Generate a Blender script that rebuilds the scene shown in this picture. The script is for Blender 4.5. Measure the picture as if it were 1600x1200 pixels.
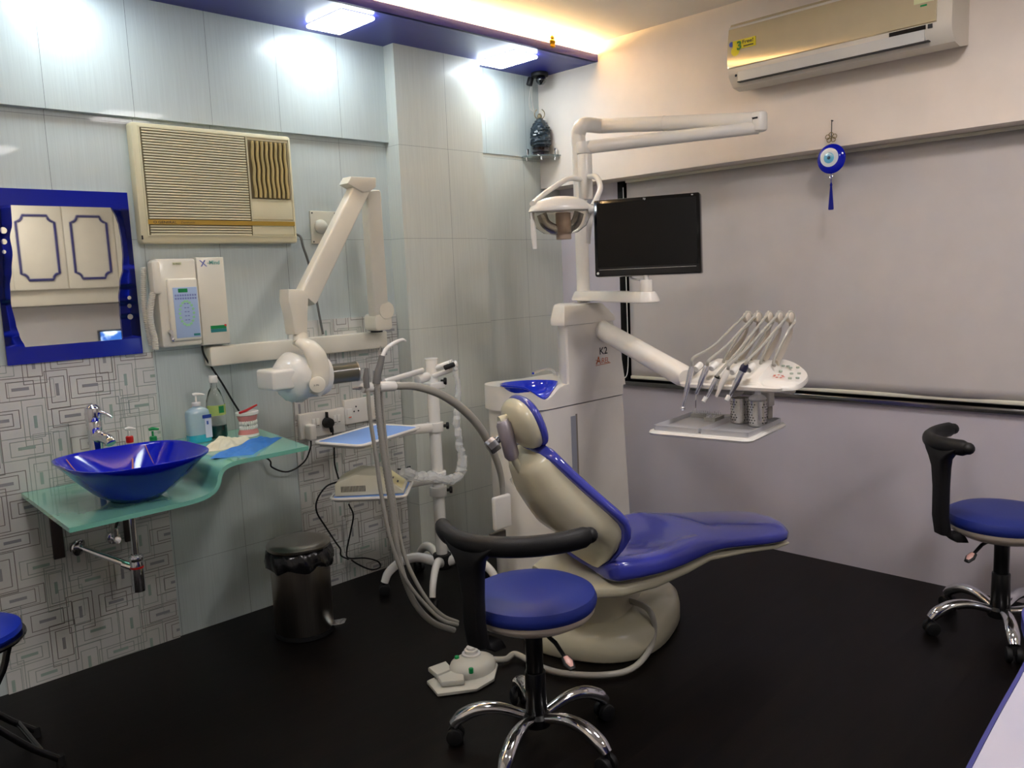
import bpy, bmesh, math, random
from mathutils import Vector, Matrix
random.seed(7)
for _o in list(bpy.data.objects): bpy.data.objects.remove(_o)
PI = math.pi
V = Vector
C = bpy.context.scene.collection
scene = bpy.context.scene

# ---------------------------------------------------------------- camera
YAW, PITCH, ROLL, FPX = 0.7789454, -0.12813136, -0.04292856, 1304.46
EYE = V((0, 0, 1.5))
FW = V((math.sin(YAW)*math.cos(PITCH), math.cos(YAW)*math.cos(PITCH), math.sin(PITCH)))
_r = V((math.cos(YAW), -math.sin(YAW), 0)); _u = _r.cross(FW)
RT = _r*math.cos(ROLL) + _u*math.sin(ROLL)
UP = -_r*math.sin(ROLL) + _u*math.cos(ROLL)
cd = bpy.data.cameras.new('camera'); cam = bpy.data.objects.new('camera', cd); C.objects.link(cam)
cd.sensor_width = 36; cd.lens = FPX/1600*36; cd.clip_start = 0.02; cd.clip_end = 60
mw = Matrix((( RT.x, UP.x, -FW.x, EYE.x), (RT.y, UP.y, -FW.y, EYE.y), (RT.z, UP.z, -FW.z, EYE.z), (0, 0, 0, 1)))
cam.matrix_world = mw
scene.camera = cam

# ---------------------------------------------------------------- world, exposure
w = bpy.data.worlds.new('world'); scene.world = w; w.use_nodes = True
w.node_tree.nodes['Background'].inputs[0].default_value = (0.05, 0.06, 0.08, 1)
w.node_tree.nodes['Background'].inputs[1].default_value = 0.3
scene.view_settings.view_transform = 'Standard'; scene.view_settings.look = 'None'
scene.view_settings.exposure = 1.6; scene.view_settings.gamma = 1
LAMP_W = 9.5       # emission strength of the square soffit lamps
COVE_W = 62.0       # warm strip on top of the blue soffit
CEIL_W = 16.5        # ceiling panels over the room
LAMP_COL = (0.86, 0.96, 1.0); COVE_COL = (1.0, 0.64, 0.27); CEIL_COL = (1.0, 0.94, 0.93)

# ---------------------------------------------------------------- helpers
def at(px, py, ax, val):
    d = FW + RT*((px-800)/FPX) - UP*((py-600)/FPX)
    return EYE + d*((val-EYE[ax])/d[ax])
def lin(h):
    if isinstance(h, str): c = [int(h[i:i+2], 16)/255 for i in (0, 2, 4)]
    else: c = [v/255 for v in h]
    return tuple(v/12.92 if v <= .04045 else ((v+.055)/1.055)**2.4 for v in c)+(1,)
_m = {}
def mat(name, col, rough=.5, metal=0, trans=0, coat=0, emit=None, es=0, bump=0, bscale=40, var=0, vscale=8, ior=1.45, alpha=1, spec=None, aniso=0, stretch=None):
    if name in _m: return _m[name]
    m = bpy.data.materials.new(name); m.use_nodes = True; nt = m.node_tree; b = nt.nodes['Principled BSDF']
    col = lin(col) if not (isinstance(col, tuple) and len(col) == 4) else col
    b.inputs['Base Color'].default_value = col; b.inputs['Roughness'].default_value = rough; b.inputs['Metallic'].default_value = metal
    b.inputs['Transmission Weight'].default_value = trans; b.inputs['Coat Weight'].default_value = coat; b.inputs['IOR'].default_value = ior
    b.inputs['Coat Roughness'].default_value = .06; b.inputs['Alpha'].default_value = alpha
    if aniso: b.inputs['Anisotropic'].default_value = aniso
    if spec is not None: b.inputs['Specular IOR Level'].default_value = spec
    if emit: b.inputs['Emission Color'].default_value = tuple(emit)+(1,); b.inputs['Emission Strength'].default_value = es
    tc = nt.nodes.new('ShaderNodeTexCoord'); mp = nt.nodes.new('ShaderNodeMapping'); nt.links.new(tc.outputs['Object'], mp.inputs[0])
    if stretch: mp.inputs['Scale'].default_value = stretch
    n = nt.nodes.new('ShaderNodeTexNoise'); nt.links.new(mp.outputs[0], n.inputs['Vector']); n.inputs['Scale'].default_value = vscale; n.inputs['Detail'].default_value = 5
    v = var if var else 0.03
    mr = nt.nodes.new('ShaderNodeMapRange'); mr.inputs[1].default_value = .25; mr.inputs[2].default_value = .75; mr.inputs[3].default_value = 1-v; mr.inputs[4].default_value = 1+v
    nt.links.new(n.outputs[0], mr.inputs[0])
    mx = nt.nodes.new('ShaderNodeVectorMath'); mx.operation = 'SCALE'; mx.inputs[0].default_value = col[:3]; nt.links.new(mr.outputs[0], mx.inputs['Scale'])
    nt.links.new(mx.outputs[0], b.inputs['Base Color'])
    if bump:
        n2 = nt.nodes.new('ShaderNodeTexNoise'); n2.inputs['Scale'].default_value = bscale; n2.inputs['Detail'].default_value = 3; nt.links.new(mp.outputs[0], n2.inputs['Vector'])
        bp = nt.nodes.new('ShaderNodeBump'); bp.inputs['Strength'].default_value = bump; bp.inputs['Distance'].default_value = .004
        nt.links.new(n2.outputs[0], bp.inputs['Height']); nt.links.new(bp.outputs[0], b.inputs['Normal'])
    _m[name] = m; return m

WM = {}
def reg(o, M): WM[o.name] = M
class MB:
    def __init__(s): s.bm = bmesh.new(); s.mats = []; s.cur = 0; s.M = Matrix.Identity(4)
    def use(s, m):
        if m not in s.mats: s.mats.append(m)
        s.cur = s.mats.index(m); return s
    def _fin(s, verts):
        fs = {f for v in verts for f in v.link_faces}
        for f in fs: f.material_index = s.cur
        for v in verts: v.co = s.M @ v.co
    def box(s, a, b, bev=0, seg=3):
        a, b = V(a), V(b)
        r = bmesh.ops.create_cube(s.bm, size=1); vs = r['verts']
        for v in vs: v.co = V([(a[i]+b[i])/2+v.co[i]*abs(b[i]-a[i]) for i in range(3)])
        if bev:
            es = list({e for v in vs for e in v.link_edges})
            q = bmesh.ops.bevel(s.bm, geom=es, offset=min(bev, min(abs(b[i]-a[i]) for i in range(3))*.49), segments=seg, profile=.5, affect='EDGES')
            vs = list({v for f in q['faces'] for v in f.verts} | {v for v in vs if v.is_valid})
        s._fin(vs); return s
    def rings(s, rs, cap=True, closed=False):
        vr = [[s.bm.verts.new(s.M @ V(p)) for p in r] for r in rs]
        n = len(vr[0]); k = len(vr)
        for i in range(k if closed else k-1):
            A, B = vr[i], vr[(i+1) % k]
            for j in range(n):
                try: f = s.bm.faces.new((A[j], A[(j+1) % n], B[(j+1) % n], B[j])); f.material_index = s.cur
                except ValueError: pass
        if cap and not closed:
            for r in (vr[0][::-1], vr[-1]):
                try: f = s.bm.faces.new(r); f.material_index = s.cur
                except ValueError: pass
        return s
    def tube(s, pts, r, seg=12, closed=False, sm=0, sx=1, up=None, cap=True):
        pts = [V(p) for p in pts]; rr = r if isinstance(r, (list, tuple)) else [r]*len(pts)
        if sm: pts, rr = smooth(pts, rr, sm, closed)
        n = len(pts); rs = []; prev = None
        for i, p in enumerate(pts):
            a = pts[(i-1) % n] if (closed or i > 0) else p; b = pts[(i+1) % n] if (closed or i < n-1) else p
            t = (b-a).normalized()
            if prev is None:
                u = V(up) if up else (V((0, 0, 1)) if abs(t.z) < .9 else V((1, 0, 0)))
            else: u = prev
            if up: u = V(up)
            x = (u - t*u.dot(t))
            if x.length < 1e-5: x = t.orthogonal()
            x.normalize(); y = t.cross(x); prev = x
            rs.append([p + x*(math.cos(2*PI*k/seg)*rr[i]) + y*(math.sin(2*PI*k/seg)*rr[i]*sx) for k in range(seg)])
        s.rings(rs, cap, closed); return s
    def cyl(s, p0, p1, r0, r1=None, seg=28, bev=0):
        p0, p1 = V(p0), V(p1); r1 = r0 if r1 is None else r1
        if bev:
            d = (p1-p0).normalized()
            return s.tube([p0, p0+d*bev*.3, p0+d*bev, p1-d*bev, p1-d*bev*.3, p1], [r0-bev, r0-bev*.3, r0, r1, r1-bev*.3, r1-bev], seg)
        return s.tube([p0, p1], [r0, r1], seg)
    def lathe(s, prof, c=(0, 0, 0), seg=32, sx=1, sy=1, cap=True):
        c = V(c)
        return s.rings([[c+V((r*sx*math.cos(2*PI*k/seg), r*sy*math.sin(2*PI*k/seg), z)) for k in range(seg)] for r, z in prof], cap)
    def sphere(s, c, r, sc=(1, 1, 1), seg=20):
        c = V(c); n = seg//2
        return s.rings([[c+V((r*sc[0]*math.sin(PI*(i+.02)/(n+.04))*math.cos(2*PI*k/seg), r*sc[1]*math.sin(PI*(i+.02)/(n+.04))*math.sin(2*PI*k/seg), r*sc[2]*-math.cos(PI*(i+.02)/(n+.04)))) for k in range(seg)] for i in range(n+1)])
    def prism(s, out, o, ux, uy, d, bev=0):
        """outline (2D) in the plane o,ux,uy pushed along vector d"""
        o, ux, uy, d = V(o), V(ux), V(uy), V(d)
        pts = [o+ux*a+uy*b for a, b in out]
        if not bev: return s.rings([pts, [p+d for p in pts]])
        c = sum(((a, b) for a, b in []), ())
        L = d.length; dn = d/L
        def inset(k):
            n = len(out); res = []
            area = sum(out[i][0]*out[(i+1) % n][1]-out[(i+1) % n][0]*out[i][1] for i in range(n))
            sg = 1 if area > 0 else -1
            for i in range(n):
                p0, p1, p2 = V(out[i-1]), V(out[i]), V(out[(i+1) % n])
                e1 = (p1-p0).normalized() if (p1-p0).length > 1e-7 else V((1, 0)); e2 = (p2-p1).normalized() if (p2-p1).length > 1e-7 else e1
                n1 = V((-e1.y, e1.x))*sg; n2 = V((-e2.y, e2.x))*sg; m = (n1+n2)
                m = m/max(m.length_squared/2, .4) if m.length > 1e-5 else n1
                q = p1+m*k; res.append(o+ux*q.x+uy*q.y)
            return res
        rs = []
        for k, t in ((bev, 0), (bev*.3, bev*.3), (0, bev)): rs.append([p+dn*t for p in inset(k)])
        for k, t in ((0, L-bev), (bev*.3, L-bev*.3), (bev, L)): rs.append([p+dn*t for p in inset(k)])
        return s.rings(rs)
    def quad(s, *p):
        f = s.bm.faces.new([s.bm.verts.new(s.M @ V(q)) for q in p]); f.material_index = s.cur; return s
    def grid(s, fn, nu, nv):
        vs = [[s.bm.verts.new(s.M @ V(fn(i/nu, j/nv))) for j in range(nv+1)] for i in range(nu+1)]
        for i in range(nu):
            for j in range(nv):
                f = s.bm.faces.new((vs[i][j], vs[i+1][j], vs[i+1][j+1], vs[i][j+1])); f.material_index = s.cur
        return s
    def text(s, txt, o, ux, uy, h, d=.0008, width=None, shear=0, bold=0):
        """lettering standing at o, running along ux, upright along uy, cap height h"""
        cu = bpy.data.curves.new('t', 'FONT'); cu.body = txt; cu.size = 1; cu.extrude = 0; cu.offset = bold; cu.resolution_u = 3
        ob = bpy.data.objects.new('t', cu); C.objects.link(ob)
        bpy.context.view_layer.update()
        me = ob.to_mesh()
        ux, uy, o = V(ux).normalized(), V(uy).normalized(), V(o)
        if len(me.vertices):
            xs = [v.co.x for v in me.vertices]; x0, x1 = min(xs), max(xs)
            k = h/.7; kx = width/(x1-x0) if width else k
            nn = ux.cross(uy)
            vs = [s.bm.verts.new(s.M @ (o+ux*((v.co.x-x0)*kx+shear*v.co.y*k)+uy*(v.co.y*k)+nn*d)) for v in me.vertices]
            for p in me.polygons:
                try: f = s.bm.faces.new([vs[i] for i in p.vertices]); f.material_index = s.cur
                except ValueError: pass
        ob.to_mesh_clear(); bpy.data.objects.remove(ob); return s
    def build(s, name, m=None, parent=None, ang=38, label=None, world=True):
        if m is not None and not s.mats: s.mats = [m]
        me = bpy.data.meshes.new(name)
        if world and parent is not None:
            inv = WM.get(parent.name, Matrix.Identity(4)).inverted()
            for v in s.bm.verts: v.co = inv @ v.co
        s.bm.normal_update()
        bmesh.ops.recalc_face_normals(s.bm, faces=s.bm.faces[:])
        a = math.radians(ang)
        for f in s.bm.faces: f.smooth = True
        for e in s.bm.edges:
            if len(e.link_faces) == 2:
                if e.calc_face_angle(0) > a: e.smooth = False
        s.bm.to_mesh(me); s.bm.free()
        for q in s.mats: me.materials.append(q)
        o = bpy.data.objects.new(name, me); C.objects.link(o)
        if parent is not None:
            o.parent = parent; reg(o, WM.get(parent.name, Matrix.Identity(4)))
        if label: o['label'] = label
        return o
def smooth(pts, rr, k, closed=False):
    n = len(pts); P = []; R = []
    seg = n if closed else n-1
    for i in range(seg):
        p1, p2 = pts[i], pts[(i+1) % n]
        p0 = pts[i-1] if (closed or i > 0) else p1*2-p2; p3 = pts[(i+2) % n] if (closed or i < n-2) else p2*2-p1
        for j in range(k):
            t = j/k; t2 = t*t; t3 = t2*t
            P.append(.5*((2*p1)+(p2-p0)*t+(2*p0-5*p1+4*p2-p3)*t2+(3*p1-p0-3*p2+p3)*t3)); R.append(rr[i]+(rr[(i+1) % n]-rr[i])*t)
    if not closed: P.append(pts[-1]); R.append(rr[-1])
    return P, R
def thing(name, label, cat, loc, group=None, rz=0):
    o = bpy.data.objects.new(name, None); C.objects.link(o); o.empty_display_size = .05
    o.location = loc; o.rotation_euler = (0, 0, rz); o['label'] = label; o['category'] = cat
    if group: o['group'] = group
    reg(o, Matrix.Translation(V(loc)) @ Matrix.Rotation(rz, 4, 'Z')); return o
def single(o, label, cat, group=None):
    o['label'] = label; o['category'] = cat
    if group: o['group'] = group
    # origin to its base
    me = o.data; xs = [v.co for v in me.vertices]
    c = V(((min(p.x for p in xs)+max(p.x for p in xs))/2, (min(p.y for p in xs)+max(p.y for p in xs))/2, min(p.z for p in xs)))
    me.transform(Matrix.Translation(-c)); o.location = c; reg(o, Matrix.Translation(c)); return o
def struct(o, k='structure'): o['kind'] = k; return o
def copy_tree(o, loc, rz, label):
    r = o.copy(); C.objects.link(r); r.location = loc; r.rotation_euler = (0, 0, rz); r['label'] = label
    for ch in o.children:
        c = ch.copy(); C.objects.link(c); c.parent = r
        for g in ch.children: d = g.copy(); C.objects.link(d); d.parent = c
    return r
def rrect(x0, y0, x1, y1, r, n=5):
    o = []
    for cx, cy, a in ((x1-r, y1-r, 0), (x0+r, y1-r, 90), (x0+r, y0+r, 180), (x1-r, y0+r, 270)):
        for i in range(n+1):
            t = math.radians(a+90*i/n); o.append((cx+r*math.cos(t), cy+r*math.sin(t)))
    return o
def sgp(v, p): return math.copysign(abs(v)**p, v)

# ---------------------------------------------------------------- materials
WHITE = mat('white_gloss_plastic', 'E9E6DF', .28, coat=.3)
CREAM = mat('cream_plastic', 'DEDAC8', .35, coat=.15)
BEIGE = mat('beige_shell', 'C9C3A9', .30, coat=.4)
ACC = mat('aged_cream_plastic', 'D8D0AE', .45, var=.05, vscale=5)
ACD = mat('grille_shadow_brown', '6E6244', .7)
ACL = mat('louvre_tan', 'B5A069', .55)
BLUEV = mat('glossy_blue_vinyl', '4046AA', .13, coat=.8, bump=.05, bscale=300)
BLUES = mat('matt_blue_vinyl', '1E2E80', .42, bump=.15, bscale=500)
BLACK = mat('black_plastic', '0D0D0F', .5, bump=.15, bscale=400)
BLACKS = mat('black_rubber', '09090A', .6)
CHROME = mat('chrome', 'E3E3E6', .08, 1)
STEEL = mat('brushed_steel', 'A9A39A', .3, 1, bump=.08, bscale=60, stretch=(30, 30, .6), var=.1)
ALU = mat('satin_aluminium', 'B9BAC0', .35, .9)
GREYP = mat('light_grey_plastic', 'C9C8C4', .4)
HOSE = mat('grey_hose', '9B9890', .45, bump=.6, bscale=300, stretch=(.3, .3, 2))
HOSES = mat('smooth_grey_hose', 'A5A298', .35, coat=.2)
GLASSG = mat('green_frosted_glass', '9AE6D0', .12, trans=.45, ior=1.4, coat=.5)
CLEAR = mat('clear_plastic', 'F4F4F2', .05, trans=1, ior=1.4)
FROST = mat('crinkled_clear_wrap', 'F4F6F4', .2, alpha=.45, coat=.6, bump=1, bscale=60)
COBALT = mat('cobalt_blue_glass', '0818B4', .12, coat=.3, spec=.3)
COB2 = mat('cobalt_gloss_panel', '0A1C9A', .1, coat=.25, spec=.3)
SOFB = mat('soffit_blue_paint', '2A2C86', .35, var=.04)
BLK = mat('black_gloss', '030303', .08, coat=.6)
WHITEP = mat('white_paint', 'E3DFDB', .6, bump=.03, bscale=120, var=.02, vscale=2)
BLUEL = mat('pale_blue_mat', '7FA6E6', .6)
RED = mat('red_plastic', 'C01B1B', .35); GREEN = mat('green_plastic', '0C8A4A', .35)
INK = mat('dark_ink', '2A2A2C', .5); ORANGE = mat('orange_ink', 'C8622A', .5)
TEAL = mat('teal_ink', '2C7F80', .5)
# ---------------------------------------------------------------- the room
def wall_tile(name, base, zoff, xoff=1.07, step=.3275):
    """pale laminate boards .33 m wide with thin dark joints, faint upright grain"""
    m = bpy.data.materials.new(name); m.use_nodes = True; nt = m.node_tree; b = nt.nodes['Principled BSDF']; N = nt.nodes.new; L = nt.links.new
    g = N('ShaderNodeNewGeometry'); sp = N('ShaderNodeSeparateXYZ'); L(g.outputs['Position'], sp.inputs[0])
    def math_(op, a, bb=None, c=None):
        q = N('ShaderNodeMath'); q.operation = op
        for i, v in enumerate((a, bb, c)):
            if v is None: continue
            if isinstance(v, (int, float)): q.inputs[i].default_value = v
            else: L(v, q.inputs[i])
        return q.outputs[0]
    def line(src, off, step, wd):
        f = math_('FRACT', math_('DIVIDE', math_('ADD', src, -off+step*50), step))
        return math_('LESS_THAN', math_('ABSOLUTE', math_('SUBTRACT', f, .5)), None) if False else math_('GREATER_THAN', math_('ABSOLUTE', math_('SUBTRACT', f, .5)), .5-wd/step)
    lx = line(sp.outputs['X'], xoff, step, .0008); lz = line(sp.outputs['Z'], zoff, .465, .0008)
    l = math_('MAXIMUM', lx, math_('MULTIPLY', math_('MULTIPLY', lz, .8), math_('LESS_THAN', sp.outputs['Z'], 2.4)))
    mp = N('ShaderNodeMapping'); mp.inputs['Scale'].default_value = (60, 60, 1.5); L(g.outputs['Position'], mp.inputs[0])
    n = N('ShaderNodeTexNoise'); n.inputs['Scale'].default_value = 3; n.inputs['Detail'].default_value = 4; L(mp.outputs[0], n.inputs['Vector'])
    cr = N('ShaderNodeValToRGB'); c = lin(base); cr.color_ramp.elements[0].position = .3; cr.color_ramp.elements[1].position = .7
    cr.color_ramp.elements[0].color = tuple(v*.94 for v in c[:3])+(1,); cr.color_ramp.elements[1].color = tuple(min(1, v*1.03) for v in c[:3])+(1,)
    L(n.outputs[0], cr.inputs[0])
    mx = N('ShaderNodeMix'); mx.data_type = 'RGBA'; L(l, mx.inputs[0]); L(cr.outputs[0], mx.inputs[6]); mx.inputs[7].default_value = lin('5E6B6B')
    L(mx.outputs[2], b.inputs['Base Color']); b.inputs['Roughness'].default_value = .3; b.inputs['Coat Weight'].default_value = .15
    bp = N('ShaderNodeBump'); bp.inputs['Strength'].default_value = .15; bp.inputs['Distance'].default_value = .002; L(n.outputs[0], bp.inputs['Height']); L(bp.outputs[0], b.inputs['Normal'])
    return m
TILE = wall_tile('pale_aqua_laminate', 'C2CCCA', 2.18)
TILE2 = wall_tile('pale_grey_laminate', 'CCD0C8', 2.18, 2.985, .34)
def floor_mat():
    m = bpy.data.materials.new('dark_wood_floor'); m.use_nodes = True; nt = m.node_tree; b = nt.nodes['Principled BSDF']; N = nt.nodes.new; L = nt.links.new
    g = N('ShaderNodeNewGeometry'); mp = N('ShaderNodeMapping'); mp.inputs['Scale'].default_value = (1.2, 9, 1); mp.inputs['Rotation'].default_value = (0, 0, .0); L(g.outputs['Position'], mp.inputs[0])
    n = N('ShaderNodeTexNoise'); n.inputs['Scale'].default_value = 2.2; n.inputs['Detail'].default_value = 8; L(mp.outputs[0], n.inputs['Vector'])
    cr = N('ShaderNodeValToRGB'); e = cr.color_ramp.elements; e[0].position = .3; e[0].color = lin('050404'); e[1].position = .75; e[1].color = lin('110C0A'); L(n.outputs[0], cr.inputs[0])
    L(cr.outputs[0], b.inputs['Base Color']); b.inputs['Roughness'].default_value = .38; b.inputs['Specular IOR Level'].default_value = .13
    bk = N('ShaderNodeTexBrick'); bk.inputs['Scale'].default_value = 1; bk.inputs['Brick Width'].default_value = 1.2; bk.inputs['Row Height'].default_value = .15; bk.inputs['Mortar Size'].default_value = .0015
    L(g.outputs['Position'], bk.inputs['Vector'])
    bp = N('ShaderNodeBump'); bp.inputs['Strength'].default_value = .2; bp.inputs['Distance'].default_value = .001; bp.invert = True; L(bk.outputs['Fac'], bp.inputs['Height']); L(bp.outputs[0], b.inputs['Normal'])
    return m
XL, YB, YW, XR, ZC = -1.3, -2.3, 3.54, 3.98, 2.77
o = MB().box((XL-.1, YB-.1, -.1), (XR+.3, YW+.2, 0)).build('floor', floor_mat()); struct(o)
CEILM = mat('ceiling_paint', 'E9E3DA', .7, var=.02)
o = MB().box((XL-.1, YB-.1, ZC), (XR+.3, YW+.2, ZC+.1)).build('ceiling', CEILM); struct(o)
wl = MB().box((XL-.1, YW, 0), (XR+.3, YW+.12, ZC)).build('wall_left', TILE); struct(wl)
q = MB(); q.box((XL, 3.51, 2.2), (2.66, YW, 2.668)); q.box((3.24, 3.53, 2.2), (3.81, YW, 2.668)); q.build('upper_panel', TILE, wl)
MB().box((2.66, 3.43, 0), (3.24, YW, 2.668)).build('column', TILE2, wl)
MB().box((3.2401, 3.536, 0), (3.9799, YW-.0001, 2.1999)).build('corner_panel', TILE2, wl)
wr = MB(); wr.box((XR, YB, 0), (XR+.12, YW, .83)); wr.box((XR, 3.08, .83), (XR+.12, YW, 2.02)); wr.box((XR, YB, .83), (XR+.12, .2, 2.02)); wr = wr.build('wall_right', mat('white_wall_lower', 'CAC3CB', .65, bump=.1, bscale=30, var=.07, vscale=2.2)); struct(wr)
MB().box((3.81, YB, 2.02), (XR+.14, YW, ZC)).build('beam', mat('white_beam_warm_light', 'EBDFD3', .6, bump=.03, bscale=120), wr)  # beam colour tinted warm to stand in for warm light falling on it
o = MB().box((XL-.1, YB-.1, 0), (XR+.3, YB, ZC)).build('wall_back', WHITEP); struct(o)
o = MB().box((XL-.1, YB, 0), (XL, YW, ZC)).build('wall_far', WHITEP); struct(o)

# tiled panels with rectangular line pattern
LN = mat('taupe_line', '85807C', .35, .1); LG = mat('green_grey_line', '9CA69F', .35, .1); FB = mat('slate_bar', '98989C', .4); FG = mat('sage_bar', '9DB0A6', .4)
PANM = mat('off_white_tile', 'D3D3CF', .22, coat=.3)
def tile_panel(name, x0, x1, z0, z1, seed):
    rnd = random.Random(seed); q = MB(); y = 3.53; q.use(PANM); q.box((x0, y, z0), (x1, YW, z1))
    cnt = [0]
    def rect(a, b, c, d, m, t=.003):
        a0, b0, c0, d0 = max(a, x0), max(b, z0), min(c, x1), min(d, z1)
        if c0-a0 < .01 or d0-b0 < .01: return
        q.use(m); cnt[0] += 1; yy = y-.0004-(cnt[0] % 7)*.00008
        def strip(p0, p1, p2, p3):
            if p2-p0 > 0 and p3-p1 > 0: q.quad((p0, yy, p1), (p2, yy, p1), (p2, yy, p3), (p0, yy, p3))
        if b >= z0: strip(a0, b, c0, b+t)
        if d <= z1: strip(a0, d-t, c0, d)
        if a >= x0: strip(a, b0, a+t, d0)
        if c <= x1: strip(c-t, b0, c, d0)
    def fill(a, b, c, d, m):
        a, b, c, d = max(a, x0), max(b, z0), min(c, x1), min(d, z1)
        if c-a > .003 and d-b > .003: q.use(m); q.quad((a, y-.0011, b), (c, y-.0011, b), (c, y-.0011, d), (a, y-.0011, d))
    cw, chh = .130, .112
    i = 0; z = z0-.03
    while z < z1:
        x = x0-.04+(.05 if i % 2 else 0); k = 0
        while x < x1:
            up = (i+k) % 2 == 0
            cx, cz = x+cw/2+rnd.uniform(-.012, .012), z+chh/2+rnd.uniform(-.012, .012)
            wv, hv = (rnd.uniform(.075, .115), rnd.uniform(.15, .20)) if up else (rnd.uniform(.13, .19), rnd.uniform(.06, .10))
            m = LN if rnd.random() < .6 else LG
            rect(cx-wv/2, cz-hv/2, cx+wv/2, cz+hv/2, m)
            f = .6
            rect(cx-wv*f/2+(0 if up else -.004), cz-hv*.68/2, cx+wv*f/2+.004, cz+hv*.68/2, m)
            if rnd.random() < .35: rect(cx-wv*.78/2, cz-hv*.84/2, cx+wv*.78/2, cz+hv*.84/2, m, .0015)
            fm = (FB if m is LN else FG)
            if up: fill(cx-.006, cz-.024, cx+.006, cz+.024, fm)
            else: fill(cx-.03, cz-.006, cx+.03, cz+.006, fm)
            x += cw; k += 1
        z += chh; i += 1
    # long linking lines
    for _ in range(int((x1-x0)*(z1-z0)*14)):
        xx, zz = rnd.uniform(x0, x1), rnd.uniform(z0, z1); s = rnd.uniform(.08, .2)
        rect(xx, zz, xx+s, zz+rnd.uniform(.06, .16), LG, .0018)
    return struct(q.build(name, None, None))
tile_panel('trim_1', .72, 1.385, 0.0, 1.25, 3)
tile_panel('trim_2', 2.02, 2.655, 0.0, 1.33, 11)

# blue soffit with cove strip
q = MB(); q.use(SOFB).box((XL, 3.07, 2.668), (3.81, YW, 2.70)); q.box((XL, 3.065, 2.668), (3.81, 3.085, 2.708), .002)
so = q.build('trim_3', None); struct(so)
COVE = mat('cove_strip_glow', 'FFFFFF', .5, emit=COVE_COL, es=COVE_W)
led = MB().box((XL+.2, 3.115, 2.7005), (3.79, 3.135, 2.708), 0).build('led_strip', COVE); single(led, 'warm LED strip lying on top of the blue soffit, glowing onto the ceiling', 'light strip')
LAMPM = mat('lamp_diffuser_glow', 'FFFFFF', .5, emit=LAMP_COL, es=LAMP_W)
for i, (cx, cy, lb) in enumerate(((2.245, 3.265, 'square white soffit lamp left of the column'), (3.32, 3.29, 'square white soffit lamp nearest the corner, right of the column'), (1.15, 3.265, 'square white soffit lamp over the mirror, farthest left'))):
    t = thing('downlight', lb, 'lamp', (cx, cy, 2.668), 'square lamps in the blue soffit')
    MB().box((cx-.08, cy-.13, 2.662), (cx+.08, cy+.13, 2.6679), .003).build('lamp_frame', WHITE, t)
    MB().box((cx-.09, cy-.14, 2.645), (cx+.09, cy+.14, 2.6618), .008).build('diffuser', LAMPM, t)
    for sx in (-1, 1):
        MB().cyl((cx+sx*.07, cy, 2.6449), (cx+sx*.07, cy, 2.642), .006).build('screw', CHROME, t)
CEILL = mat('ceiling_panel_glow', 'FFFFFF', .5, emit=CEIL_COL, es=CEIL_W)
for i, (cx, cy, lb) in enumerate(((2.45, .75, 'square ceiling lamp over the dental chair foot end'), (.6, 1.3, 'square ceiling lamp over the open floor'), (2.0, -1.1, 'square ceiling lamp in front of the wall cabinets'))):
    t = thing('ceiling_lamp', lb, 'lamp', (cx, cy, ZC))
    MB().box((cx-.2, cy-.2, ZC-.02), (cx+.2, cy+.2, ZC-.0001), .004).build('lamp_frame', WHITE, t)
    MB().box((cx-.185, cy-.185, ZC-.028), (cx+.185, cy+.185, ZC-.0202), .002).build('diffuser', CEILL, t)

# window behind the roller blind
FRB = mat('black_window_frame', '121010', .25, .3)
q = MB()
q.box((3.975, 3.035, .852), (4.04, 3.082, 2.02), .003); q.box((3.985, 2.985, .852), (4.04, 3.015, 2.02), .003)
q.box((3.985, .2, .83), (4.04, 3.082, .852), .003); q.box((3.99, .2, 1.97), (4.04, 3.0, 2.02))
wn = q.build('window_1', FRB); struct(wn)
MB().box((4.045, .2, .84), (4.05, 3.08, 2.02)).build('pane', mat('night_glass', '20242A', .05, coat=.3), wn)
MB().box((4.03, 3.017, .86), (4.035, 3.033, 2.01)).build('pane', mat('pale_gap', 'B9B7B6', .4), wn)
q = MB(); q.use(mat('polished_sill', '8A8886', .12, .9, var=.25, vscale=3)); q.box((3.955, .2, .826), (3.985, 3.075, .852), .004)
o = q.build('trim_4'); struct(o)
q = MB(); BLIND = mat('blind_fabric', 'C9C3C1', .75, bump=.05, bscale=200)
def bl(u, v):
    y = 3.0-u*2.75; z = .885+v*1.12
    return (3.958+.010*math.sin(y*2.3+1)*(1-v)**2+.006*math.sin(y*7+z*3)*(1-v)**3, y, z)
bt = thing('roller_blind', 'long pale grey roller blind pulled down over the window', 'blind', (3.96, 1.6, .865))
q.use(BLIND).grid(bl, 80, 24)
fab = q.build('blind_fabric', None, bt); sm = fab.modifiers.new('s', 'SOLIDIFY'); sm.thickness = .0015
MB().box((3.948, .25, .868), (3.966, 3.0, .888), .006).build('bottom_rail', CREAM, bt)
MB().box((3.945, .25, 2.004), (3.975, 3.0, 2.0195), .002).build('head_rail', CREAM, bt)
q = MB(); q.tube([(3.94, 3.012, 1.98), (3.945, 3.01, 1.4), (3.94, 3.008, .95), (3.90, 3.012, .87), (3.915, 3.03, .83)], .0028, 6, sm=6)
q.build('pull_cord', WHITE, bt)

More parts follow.
